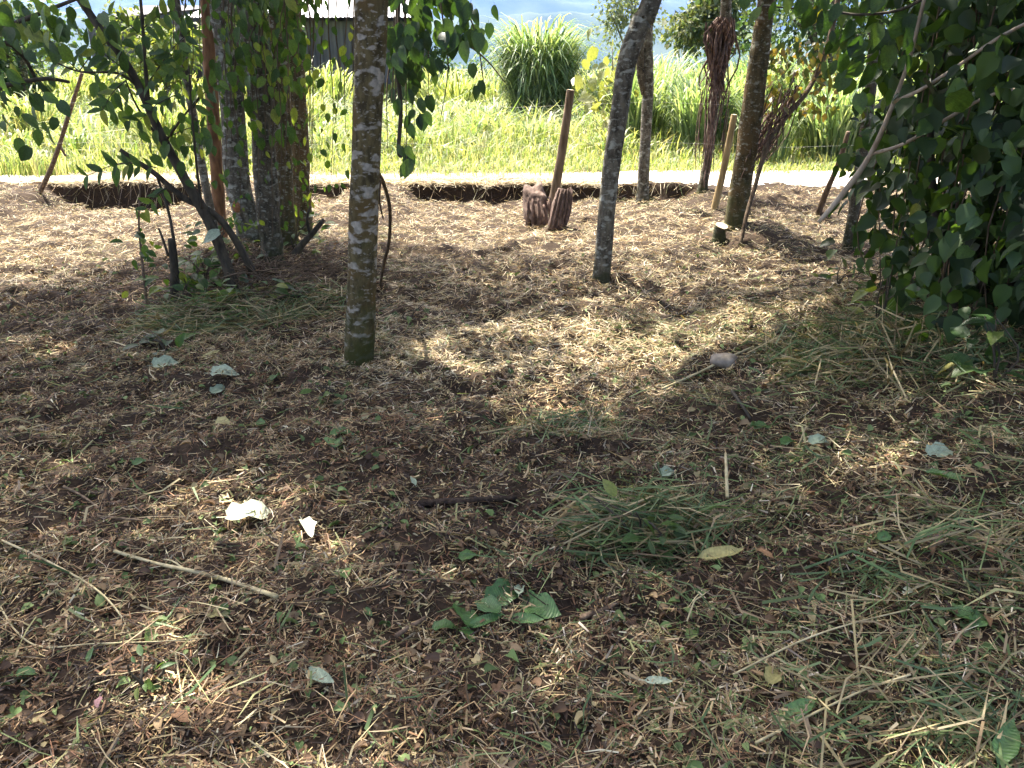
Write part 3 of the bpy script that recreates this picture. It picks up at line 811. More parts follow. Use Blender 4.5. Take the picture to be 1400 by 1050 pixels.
# scar on tree_a
sc = at(323, 283, 6.86); sV = []; sF = []
for k in range(10):
    a = k / 10 * 6.283; sV.append(sc + np.array([.035 * math.cos(a), .012 * abs(math.sin(a)) - .004, .05 * math.sin(a)]))
sV.append(sc + np.array([0, -.012, 0])); sF = [(k, (k + 1) % 10, 10) for k in range(10)]
part("scar", np.array(sV), sF, mat_simple("scar_wood", (.22, .10, .05), (.36, .18, .09), 60, .9, .4), tree_a)

# tangle of dead vines on the vine-wrapped tree
Ls = []
for k in range(70):
    u0 = 988 + rng.normal(0, 9); v0 = 22 + 22 * rng.random(); le = 40 + 75 * rng.random()
    pts = [at(u0 + rng.normal(0, 4) - (t * le) * .10 + 7 * (1 - abs(2 * t - .8)) * rng.normal(0, 1), v0 + t * le, 10.15 + rng.normal(0, .07)) for t in (0, .35, .7, 1)]
    r = .006 + .009 * rng.random()
    Ls.append(tube(pts, [r, r, r, r * .5], 5, n=8, caps=False))
for k in range(26):
    u0 = 975 + rng.normal(0, 8); v0 = 90 + 60 * rng.random(); le = 60 + 60 * rng.random()
    pts = [at(u0 + rng.normal(0, 3) - t * le * .09, v0 + t * le, 10.2 + rng.normal(0, .05)) for t in (0, .5, 1)]
    Ls.append(tube(pts, [.006, .006, .003], 4, n=6, caps=False))
V, F = merge(Ls)
part("vine_tangle", V, F, M_TANGLE, vine_tree)["kind"] = "stuff"

# --- leaf meshes shared by the single leaves
LM_BUSH = [leaf_mesh("leaf", .72, .6, .22, .14, .02), leaf_mesh("leaf", .62, .35, .32, .2, .02), leaf_mesh("leaf", .80, .7, .15, .10, .03)]
LM_VINE = [leaf_mesh("leaf", .70, .5, .25, .16), leaf_mesh("leaf", .58, .2, .3, .2)]
LM_OVAL = [leaf_mesh("leaf", .44, .0, .22, .15), leaf_mesh("leaf", .36, .0, .3, .2)]
LM_FALL = [leaf_mesh("fallen_leaf", .66, .4, .10, .22, .06, .22), leaf_mesh("fallen_leaf", .52, .1, .20, .30, .06, .25), leaf_mesh("fallen_leaf", .34, .0, -.14, .3, .04, .15)]

def mat_variants(meshes, mat):
    out = []
    for m in meshes:
        c = m.copy(); c.materials.clear(); c.materials.append(mat); out.append(c)
    return out
BUSH = mat_variants(LM_BUSH + LM_OVAL + LM_VINE[1:], M_LEAF_BUSH); VINE = mat_variants(LM_VINE, M_LEAF_VINE)
SAP = mat_variants(LM_OVAL, M_LEAF_SAP); SAPB = mat_variants(LM_VINE, M_LEAF_SAP)

def put_leaf(root, meshes, p, d, n, size, name="leaf", parent=None):
    M = frames(np.asarray(d, float)[None], np.asarray(n, float)[None])[0]
    o = bpy.data.objects.new(name, random.choice(meshes)); COL.objects.link(o)
    o.parent = parent or root
    l = np.asarray(p, float) - np.array(root.location)
    m4 = Matrix(((M[0, 0] * size, M[0, 1] * size, M[0, 2] * size, l[0]), (M[1, 0] * size, M[1, 1] * size, M[1, 2] * size, l[1]), (M[2, 0] * size, M[2, 1] * size, M[2, 2] * size, l[2]), (0, 0, 0, 1)))
    o.matrix_basis = m4
    return o
def rv3(s=1.0): return rng.normal(0, s, 3)
TOCAM = np.array([0, -1., 0])

# ------------------------------------------------------------------ the leafy thicket at right
bush = thing("leafy_thicket", "dark thicket of big-leaved shrub and creeper filling the right edge", "shrub", (2.75, 4.35, float(terrain(2.75, 4.35))))
gz0 = float(bush.location[2])
for k in range(13):
    a = rng.random() * 6.283; r = .75 * math.sqrt(rng.random())
    b = np.array([3.15 + r * math.cos(a), 4.4 + r * 1.1 * math.sin(a), gz0 - .1])
    t = b + np.array([rng.normal(-.15, .3), rng.normal(-.1, .3), 2.0 + 1.2 * rng.random()])
    m_ = (b + t) / 2 + rv3(.12)
    V, F = tube([b, m_, t], [.022 + .012 * rng.random(), .017, .006], 7, .1, k, n=12)
    part("stem", V, F, M_STEM, bush)
def bush_shell(n):
    """points on the ragged camera side of the thicket"""
    out = []
    while len(out) < n:
        z = 3.1 * rng.random() ** .85
        # the edge leans out over the clearing higher up and is ragged
        edge = 1.86 - .10 * z + .30 * (vnoise(z * 2.3, 3.3, 6) - .5) - .22 * sstep(1.2, 1.9, z)
        yv = 3.15 + 2.1 * rng.random()
        depth = rng.random() ** 1.6 * .85
        front = yv < 3.75
        x = edge + .16 * (yv - 3.5) + depth if not front else edge + rng.random() * 1.3
        if front: yv = 3.25 + .35 * depth + .12 * rng.normal()
        if z < .12 and rng.random() < .7: continue
        out.append((x, yv, z + gz0))
    return np.array(out)
pts = bush_shell(300)
for p in pts:
    size = .045 + .10 * rng.random() ** 1.5
    d = unit(np.array([-.35, -.35, -.65]) + rv3(.6)); nrm = unit(np.array([-.35, -.65, .65]) + rv3(.55))
    put_leaf(bush, BUSH, p, d, nrm, size)
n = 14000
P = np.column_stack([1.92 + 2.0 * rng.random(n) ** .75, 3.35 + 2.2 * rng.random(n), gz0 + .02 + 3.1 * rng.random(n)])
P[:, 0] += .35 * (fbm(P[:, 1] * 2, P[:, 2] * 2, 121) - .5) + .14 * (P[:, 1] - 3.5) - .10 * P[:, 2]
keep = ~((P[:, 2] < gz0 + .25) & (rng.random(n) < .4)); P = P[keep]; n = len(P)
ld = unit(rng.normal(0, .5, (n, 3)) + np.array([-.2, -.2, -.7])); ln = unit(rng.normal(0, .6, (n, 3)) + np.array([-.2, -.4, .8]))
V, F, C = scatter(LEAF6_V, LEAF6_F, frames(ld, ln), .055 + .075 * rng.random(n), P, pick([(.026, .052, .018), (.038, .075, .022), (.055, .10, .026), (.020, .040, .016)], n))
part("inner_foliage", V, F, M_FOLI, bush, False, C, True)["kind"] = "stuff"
Ls = []
for k in range(60):                               # dry creeper strands hanging through it
    x0 = 2.1 + 1.3 * rng.random(); y0 = 3.7 + 1.6 * rng.random(); z0 = gz0 + 1.0 + 1.2 * rng.random()
    Ls.append(tube([(x0, y0, z0), (x0 + rng.normal(0, .1), y0, z0 * .5), (x0 + rng.normal(0, .15), y0 + rng.normal(0, .1), gz0 - .02)], [.004, .004, .003], 4, n=7, caps=False))
V, F = merge(Ls)
part("creeper_strands", V, F, M_LIANA, bush)["kind"] = "stuff"

# pale bare branch leaning out of the thicket
bb = thing("bare_branch", "long pale bare branch slanting out of the thicket over the clearing", "branch", at(1120, 303, 4.3))
V, F = tube([at(1119, 304, 4.30), at(1150, 268, 4.25), at(1189, 213, 4.15), at(1222, 140, 4.0), at(1246, 70, 3.9), at(1268, -20, 3.8)], [px(3.0, 4.2), px(4.2, 4.2), px(3.6, 4.2), px(2.8, 4), px(2.5, 4), px(2.2, 4)], 8, .12, 3, n=26)
part("main_stem", V, F, M_PALE, bb)
for pix, Y0, Y1 in (([(1190, 211), (1235, 197), (1290, 165), (1350, 132), (1405, 120), (1460, 118)], 4.15, 3.5), ([(1221, 140), (1260, 122), (1310, 90), (1360, 55), (1410, 28)], 4.0, 3.4)):
    Yl = np.linspace(Y0, Y1, len(pix))
    V, F = tube([at(u, v, Yk) for (u, v), Yk in zip(pix, Yl)], np.linspace(px(2.6, 4), px(2.0, 3.6), len(pix)), 7, .1, 5, n=20)
    part("side_branch", V, F, M_PALE, bb)

# leafy sprig reaching in at top right, before the road
sprig = thing("leafy_sprig", "spray of broad translucent green leaves hanging in at the top right", "branch", at(1280, 20, 3.9))
V, F = tube([at(1300, -30, 3.9), at(1240, 10, 3.9), at(1180, 20, 3.95), at(1130, 15, 4.0), at(1040, 8, 4.1)], [.008, .007, .006, .005, .003], 6, .1, 2, n=18)
part("stem", V, F, M_STEM, sprig)
for (u, v, s) in ((1128, 28, .13), (1145, 48, .16), (1165, 40, .12), (1200, 45, .14), (1215, 75, .13), (1060, 14, .10), (1040, 22, .11), (1080, 5, .10), (1100, 10, .10), (1180, 85, .13), (1235, 30, .14), (1250, 90, .12), (1190, 10, .12), (1020, 5, .08), (1160, 110, .12), (1175, 140, .11)) + tuple((1100 + 150 * rng.random(), 120 * rng.random() ** 1.4, .08 + .06 * rng.random()) for _ in range(38)):
    put_leaf(sprig, BUSH, at(u, v - 12, 3.95 + rng.normal(0, .1)), unit(np.array([rng.normal(-.2, .4), rng.normal(-.1, .3), -1])), unit(np.array([rng.normal(0, .4), -.8, .5])), s * .8)

# ------------------------------------------------------------------ left: sapling, branches, creepers
sap = thing("leafy_sapling", "dark crooked sapling leaning up left beside the trunk cluster, with green leaflets", "sapling", gp(327, 410))
SY = float(sap.location[1])
stem_px = [(328, 414, 15), (318, 385, 15), (300, 335, 15), (276, 285, 14), (250, 240, 13), (218, 180, 12), (190, 118, 11), (160, 70, 11), (130, 30, 10), (100, -15, 9)]
V, F = tube([at(u, v, SY) for u, v, w in stem_px], [px(w, SY) / 2 for u, v, w in stem_px], 10, .12, 4, n=44)
part("stem", V, F, M_STEM, sap)
def side_stem(root, pix, Y0, Y1, w0, w1, mat=M_STEM, name="side_stem"):
    Yl = np.linspace(Y0, Y1, len(pix)); W = np.linspace(px(w0, Y0) / 2, px(w1, Y1) / 2, len(pix))
    V, F = tube([at(u, v, Yk) for (u, v), Yk in zip(pix, Yl)], W, 7, .1, len(pix), n=6 * len(pix))
    part(name, V, F, mat, root)
side_stem(sap, [(345, 370), (320, 325), (292, 292), (250, 270), (215, 240), (186, 220), (164, 205)], SY + .1, SY - .1, 11, 6)
side_stem(sap, [(205, 160), (199, 90), (194, 20), (190, -20)], SY, SY, 5, 3.5)
side_stem(sap, [(276, 285), (268, 220), (262, 150), (258, 90)], SY - .05, SY - .2, 4, 2)
side_stem(sap, [(225, 195), (250, 160), (275, 130)], SY, SY - .15, 4, 2)
side_stem(sap, [(190, 118), (160, 100), (110, 98), (75, 85)], SY, SY - .2, 4, 2)
side_stem(sap, [(235, 215), (190, 150), (172, 110)], SY, SY - .2, 4, 2)
def compound(root, u0, v0, u1, v1, Y, npair, size, meshes):
    """a row of leaflet pairs along a stalk"""
    a, b = at(u0, v0, Y), at(u1, v1, Y - .1); ax = unit(b - a)
    V, F = tube([a, (a + b) / 2 + np.array([0, 0, .02]), b], [.004, .003, .002], 5, n=7)
    stalk = part("leaf_stalk", V, F, M_STEM, root)
    for k in range(npair):
        p = a + (b - a) * (.15 + .85 * k / max(1, npair - 1))
        for s in (-1, 1):
            perp = unit(np.cross(ax, TOCAM)) * s
            put_leaf(root, meshes, p, unit(perp * .8 + ax * .55 + rv3(.15) + np.array([0, -.15, -.15])), unit(np.array([0, -.9, .5]) + rv3(.25)), size * (.8 + .4 * rng.random()), "leaflet", stalk)
for (u0, v0, u1, v1, npair, s) in ((205, 110, 262, 40, 7, .10), (180, 105, 120, 62, 6, .11), (108, 98, 60, 62, 5, .11), (108, 98, 150, 55, 5, .10), (225, 190, 290, 170, 5, .10), (215, 230, 160, 225, 4, .09),
                                  (190, 220, 120, 240, 4, .11), (230, 255, 200, 285, 4, .08), (262, 150, 300, 110, 5, .10), (172, 110, 140, 150, 4, .10), (195, 40, 235, 15, 5, .10), (195, 50, 150, 20, 4, .09),
                                  (258, 100, 225, 70, 5, .09), (240, 130, 190, 165, 5, .09)):
    compound(sap, u0, v0, u1, v1, SY - .1 + rng.normal(0, .12), npair, s, SAP)
for k in range(95):
    t = rng.random(); u = 150 + 150 * t + rng.normal(0, 28); v = 55 + 150 * t + rng.normal(0, 48)
    put_leaf(sap, SAPB, at(u, v, SY + rng.normal(-.1, .25)), unit(np.array([rng.normal(0, .5), rng.normal(-.2, .3), -.9])), unit(np.array([rng.normal(0, .5), -.7, .6])), .04 + .06 * rng.random())
pl = mat_variants([LM_BUSH[0]], M_LEAF_GREY)
put_leaf(sap, pl, at(300, 318, SY - .12), unit(np.array([-.9, -.2, -.35])), unit(np.array([.1, -.6, .8])), .13)["label"] = "pale grey-green upturned leaf low on the sapling"

# top-left overhanging branch
ob = thing("overhanging_branch", "drooping leafy branch reaching in from the upper left corner", "branch", at(-60, 10, 4.2))
for pix in ([(-80, 70), (-20, 48), (30, 28), (75, 10), (130, -12)], [(-60, 150), (0, 120), (60, 108), (95, 112)], [(-60, 100), (0, 60), (30, 75), (50, 110)]):
    side_stem(ob, pix, 4.1, 4.4, 8, 4, M_STEM, "twig")
for k in range(105):
    a = rng.random()
    if a < .55: u, v = rng.random() * 110 - 15, abs(rng.normal(0, 45))
    elif a < .9: u, v = rng.random() * 100 - 15, 115 + rng.normal(20, 32)
    else: u, v = 60 + rng.random() * 120, 10 + rng.random() * 40
    put_leaf(ob, SAPB if rng.random() < .6 else VINE, at(u, v, 4.2 + rng.normal(0, .25)), unit(np.array([rng.normal(.2, .5), rng.normal(-.1, .3), -.9])), unit(np.array([rng.normal(0, .5), -.65, .6])), .045 + .05 * rng.random())

# curtain of creeper over the trunks of the cluster and between them and the lichen tree
def creeper(label, ulist, Y, vtop, vbot, leaves, size, meshes, cols=None, spread=8, group=None, name="hanging_creeper"):
    r = thing(name, label, "creeper", at(ulist[0], vbot, Y), group)
    Ls = []
    for u in ulist:
        Yk = Y + rng.normal(0, .12); vb = vbot - rng.random() * (vbot - vtop) * .45
        pts = [at(u + rng.normal(0, spread * .6), vtop + (vb - vtop) * t, Yk) for t in (0, .3, .6, 1)]
        Ls.append(tube(pts, [.006, .005, .004, .002], 4, n=12, caps=False))
    V, F = merge(Ls); part("strands", V, F, M_LIANA, r)["kind"] = "stuff"
    for k in range(leaves):
        u = ulist[rng.integers(0, len(ulist))] + rng.normal(0, spread); v = vtop + (vbot - vtop) * rng.random() ** 1.5
        put_leaf(r, meshes, at(u, v, Y + rng.normal(-.05, .15)), unit(np.array([rng.normal(0, .35), rng.normal(-.1, .3), -1])), unit(np.array([rng.normal(0, .5), -.8, .5])), size * (.6 + .8 * rng.random()))
    return r
creeper("leafy creeper trailing down the thickest trunk of the left cluster", [330, 345, 360, 372, 385, 395], 6.1, -20, 190, 110, .075, SAPB)
creeper("thin creeper strands dangling between the left cluster and the lichen trunk", [405, 418, 430, 440, 452, 462, 472, 480], 6.6, -20, 255, 70, .06, SAPB, spread=6)
creeper("small-leaved creeper hanging down the leftmost stems of the cluster", [240, 250, 262, 275, 310], 6.9, -20, 220, 80, .07, SAP)
creeper("leafy creeper curtain over the tops of the cluster's middle trunks", [300, 315, 330, 345, 355, 370, 385, 400, 415], 5.9, -20, 120, 150, .07, SAPB, spread=10)
creeper("tangled creeper with yellowing leaves on the rightmost cluster trunk", [395, 402, 410, 418, 425], 7.7, -20, 300, 90, .06, SAP, spread=9)
creeper("ragged creeper with fine leaves wound down the lichen-grey cluster trunk", [305, 312, 320, 328, 335], 6.75, -20, 330, 110, .05, SAPB, spread=9)
creeper("dry dangling vine strands on the sunny side of the thickest trunk", [348, 356, 364, 372, 380, 388], 6.02, -20, 340, 30, .045, SAPB, spread=7)
mv = creeper("dark broad-leaved creeper hanging beside the lichen trunk against the pale sky", [535, 545, 548, 552, 565, 585, 605], 5.2, -20, 235, 0, .1, VINE)
for k in range(170):
    a = rng.random()
    if a < .62: u, v = 530 + 130 * rng.random(), -15 + 115 * rng.random() ** 1.3
    elif a < .9: u, v = 535 + 55 * rng.random(), 50 + 110 * rng.random() ** 1.2
    else: u, v = 540 + 22 * rng.random(), 120 + 110 * rng.random()
    if u > 600 and v > 65 - (u - 600) * .15: v *= .5
    put_leaf(mv, VINE, at(u, v, 5.2 + rng.normal(0, .22)), unit(np.array([rng.normal(0, .35), rng.normal(-.1, .3), -1])), unit(np.array([rng.normal(0, .5), -.8, .5])), .06 + .06 * rng.random())
for (u, v) in ((668, 40), (676, 15), (660, 62), (658, 118), (650, 125), (645, 95)):
    put_leaf(mv, VINE, at(u, v - 8, 5.2), (.1, -.1, -1), unit(np.array([rng.normal(0, .4), -.8, .4])), .085)
side_stem(mv, [(600, -20), (640, 20), (655, 70), (662, 120)], 5.2, 5.2, 2.5, 1.5, M_LIANA, "twig")
side_stem(mv, [(640, 60), (668, 85), (690, 112)], 5.2, 5.1, 2.5, 1.6, M_LIANA, "twig")
side_stem(mv, [(545, -20), (543, 80), (548, 150), (545, 205), (550, 215)], 5.2, 5.2, 7, 5, M_STEM, "main_vine")

bk = thing("broken_branch", "short dark broken branch sticking up right of the cluster's foot", "branch", gp(398, 352))
BY = float(bk.location[1])
side_stem(bk, [(396, 356), (410, 338), (428, 318), (443, 300)], BY, BY + .1, 12, 6, M_STEM, "limb")
side_stem(bk, [(424, 322), (420, 300), (424, 282)], BY + .06, BY + .08, 5, 3, M_STEM, "twig")
li = thing("liana", "thin brown liana looping down the right side of the lichen trunk", "liana", gp(519, 392))
side_stem(li, [(514, 232), (524, 250), (533, 285), (532, 330), (525, 360), (519, 394)], 4.5, float(li.location[1]), 6, 4.5, M_LIANA, "vine")
side_stem(li, [(520, 245), (519, 275), (524, 300)], 4.5, 4.55, 4, 2, M_LIANA, "side_twig")

# stubby dead stick and thin stem left of the cluster
ds = thing("dead_stick", "short thick dead stick standing in the weeds left of the cluster", "stick", gp(238, 415))
DY = float(ds.location[1])
side_stem(ds, [(238, 420), (238, 380), (234, 326)], DY, DY, 13, 9, M_STEM, "stick")
side_stem(ds, [(244, 390), (238, 330), (228, 280), (214, 240)], DY + .03, DY + .1, 5, 3.5, M_STEM, "twig")
side_stem(ds, [(230, 350), (222, 325), (217, 312)], DY, DY, 4, 3, M_STEM, "twig")
th = thing("thin_seedling", "thin upright seedling with small green leaves at far left of the cluster", "seedling", gp(200, 425))
TY = float(th.location[1])
side_stem(th, [(202, 428), (196, 370), (190, 310), (192, 250)], TY, TY, 4, 2.2, M_TWIG, "stem")
for k in range(22):
    put_leaf(th, SAPB, at(195 + rng.normal(5, 14), 345 + rng.normal(0, 32), TY + rng.normal(0, .1)), unit(rv3(.7) + np.array([0, -.2, -.3])), unit(np.array([0, -.5, .8]) + rv3(.3)), .05 + .04 * rng.random())

# ------------------------------------------------------------------ right of centre: dead branch, small leaning stem
db = thing("dead_tangled_branch", "dead branch wrapped in dry rootlets leaning between mossy trunk and thicket", "branch", gp(1012, 335))
DBY = float(db.location[1]) + .35
side_stem(db, [(1012, 336), (1022, 290), (1034, 250), (1050, 195), (1075, 160), (1100, 130), (1122, 90), (1140, 30), (1150, -30)], float(db.location[1]), DBY + .6, 6, 7, M_LIANA, "branch")
Ls = []
for k in range(75):
    u0 = 1095 - 55 * rng.random(); v0 = 110 + (1095 - u0) * 1.3 + rng.normal(0, 14); le = 45 + 50 * rng.random()
    pts = [at(u0 - t * le * .45 + rng.normal(0, 4), v0 + t * le, DBY + .2 + rng.normal(0, .12)) for t in (0, .4, .7, 1)]
    Ls.append(tube(pts, [.005, .005, .004, .002], 4, n=7, caps=False))
V, F = merge(Ls); part("rootlets", V, F, M_TANGLE, db)["kind"] = "stuff"
n = 420; u = 1045 + 105 * rng.random(n); v = 55 + 100 * rng.random(n)
P = np.array([at(a, b, DBY + .5 + rng.normal(0, .25)) for a, b in zip(u, v)])
ld = unit(rng.normal(0, .5, (n, 3)) + np.array([0, -.1, -.8])); ln = unit(rng.normal(0, .6, (n, 3)) + np.array([0, -.6, .6]))
V, F, C = scatter(LEAF4_V, LEAF4_F, frames(ld, ln), .05 + .05 * rng.random(n), P, pick([(.07, .09, .03), (.13, .12, .04), (.20, .14, .05), (.05, .08, .028)], n))
part("withered_leaves", V, F, M_FOLI, db, False, C, True)["kind"] = "stuff"
ls = thing("bent_sapling", "short crooked sapling stem leaning right at the road edge beside the thicket", "sapling", gp(1118, 292))
LY = float(ls.location[1])
side_stem(ls, [(1118, 294), (1130, 262), (1146, 225), (1160, 180)], LY, LY - .3, 9, 6, M_LIANA, "stem")
lk = thing("leaning_stick", "thin dark stick stuck in the ground leaning right at far left", "stick", gp(54, 264))
KY = float(lk.location[1])
side_stem(lk, [(53, 266), (72, 225), (90, 170), (112, 100)], KY, KY, 7, 5, M_TWIG, "stick")
side_stem(lk, [(80, 196), (90, 214)], KY, KY, 4, 3, M_TWIG, "twig_stub")

# ------------------------------------------------------------------ stakes, boulder, log, stump, wire
def stake(name, label, u0, v0, u1, v1, w0, w1, Y, mat):
    b = at(u0, v0, Y); t = at(u1, v1, Y); g = float(terrain(b[0], b[1]))
    b = b + (t - b) * ((g - .08 - b[2]) / (t[2] - b[2]))
    r = thing(name, label, "post", (b[0], b[1], g), "fence stakes by the road")
    m_ = (b + t) / 2 + np.array([.012, 0, 0])
    V, F = tube([b, m_, t], [px(w0, Y) / 2, px((w0 + w1) / 2, Y) / 2, px(w1, Y) / 2], 9, .09, int(u0), n=14, caps=False)
    part("shaft", V, F, mat, r)
    ring = V[-9:]; part("cut_top", np.vstack([ring + np.array([0, 0, .002]), ring.mean(0) + np.array([0, 0, .006])]), [(k, (k + 1) % 9, 9) for k in range(9)], M_CUT, r)
    return r
stake("fence_stake", "weathered grey-brown stake leaning right behind the two log chunks", 753, 292, 780, 123, 14, 11, 9.25, M_STAKE)
stake("fence_stake", "yellowish bare stake leaning right just left of the mossy trunk", 975, 292, 1004, 157, 10, 9, 9.45, M_STAKE2)

def lump(dim, seed, segs=14, rings=10, amp=.18, box=.55):
    V = []; F = []
    for j in range(rings + 1):
        th_ = math.pi * j / rings
        for k in range(segs):
            a = k / segs * 6.283
            c = np.array([math.sin(th_) * math.cos(a), math.sin(th_) * math.sin(a), math.cos(th_)])
            c = np.sign(c) * np.abs(c) ** box
            q = 1 + amp * 2 * (vnoise(c[0] * 2 + seed * 3.1 + c[2] * 1.3, c[1] * 2 + c[2] * 1.7, seed) - .5)
            V.append(c * q * np.array(dim) / 2)
    for j in range(rings):
        for k in range(segs):
            k2 = (k + 1) % segs
            F.append((j * segs + k, (j + 1) * segs + k, (j + 1) * segs + k2, j * segs + k2))
    return np.array(V), F
bp_ = gp(737, 313)
bo = thing("log_chunk", "blocky dark brown log chunk with a pale sunlit upper face before the weathered stake", "log", (bp_[0], bp_[1] + .1, terrain(bp_[0], bp_[1])))
g = float(terrain(bp_[0], bp_[1]))
V, F = lump((.25, .27, .44), 4, 18, 16, .26, .62)
V[:, 0] += .16 * (V[:, 2]) * np.where(V[:, 0] < 0, -.5, .25) - .02
V[:, 1] += .45 * (V[:, 2] + .22) * (V[:, 2] > -.05)
V = V * (1 + .07 * (vnoise(V[:, 0:1] * 30 + 3, V[:, 2:3] * 9, 5) - .5))
part("wood", V + np.array([bp_[0], bp_[1] + .12, g + .19]), F, M_LOG, bo)
for k in range(6):
    a = -2.6 + k * .5; o_ = np.array([.125 * math.cos(a), .125 * math.sin(a), 0]); c = np.array([bp_[0], bp_[1] + .12, g])
    V, F = tube([c + o_ + np.array([0, 0, .01]), c + o_ * 1.08 + np.array([.01, 0, .12]), c + o_ * .95 + np.array([-.01, .02, .24 + .08 * random.random()])], [.02, .024, .008], 6, .4, k, n=8)
    part("bark_strip", V, F, M_TANGLE, bo)
lp = gp(760, 314)
lo = thing("split_log", "short split log with ragged bark leaning against the right of the blocky chunk", "log", (lp[0] + .03, lp[1] + .05, terrain(lp[0], lp[1])))
b = np.array([lp[0] + .005, lp[1] + .03, float(terrain(lp[0], lp[1])) - .02])
V, F = tube([b, b + np.array([.025, .03, .15]), b + np.array([.06, .06, .30]), b + np.array([.085, .08, .40])], [.085, .095, .09, .072], 12, .22, 9, n=14)
part("heartwood", V, F, M_LOG, lo)
for k in range(7):
    a = -2.4 + k * .42; o_ = np.array([.09 * math.cos(a), .09 * math.sin(a), 0])
    V, F = tube([b + o_ + np.array([0, 0, .02 + .03 * random.random()]), b + o_ * 1.1 + np.array([.04, .04, .2]), b + o_ * .9 + np.array([.08, .08, .37 + .06 * random.random()])], [.012, .017, .008], 5, .3, k, n=8)
    part("bark_strip", V, F, M_TANGLE, lo)
sp_ = gp(983, 326)
su = thing("cut_stump", "small freshly cut stump with a pale round top beside the mossy trunk", "stump", (sp_[0], sp_[1], terrain(sp_[0], sp_[1])))
b = np.array(su.location)
V, F = tube([b - np.array([0, 0, .05]), b + np.array([0, 0, .05]), b + np.array([.012, -.02, .115])], [.074, .060, .056], 12, .16, 3, n=6)
part("bark", V, F, M_BARK_DARK, su)
ring = V[-12:]; part("cut_face", np.vstack([ring * 1.0 + np.array([0, 0, .003]), ring.mean(0) + np.array([0, 0, .008])]), [(k, (k + 1) % 12, 12) for k in range(12)], M_CUT, su)

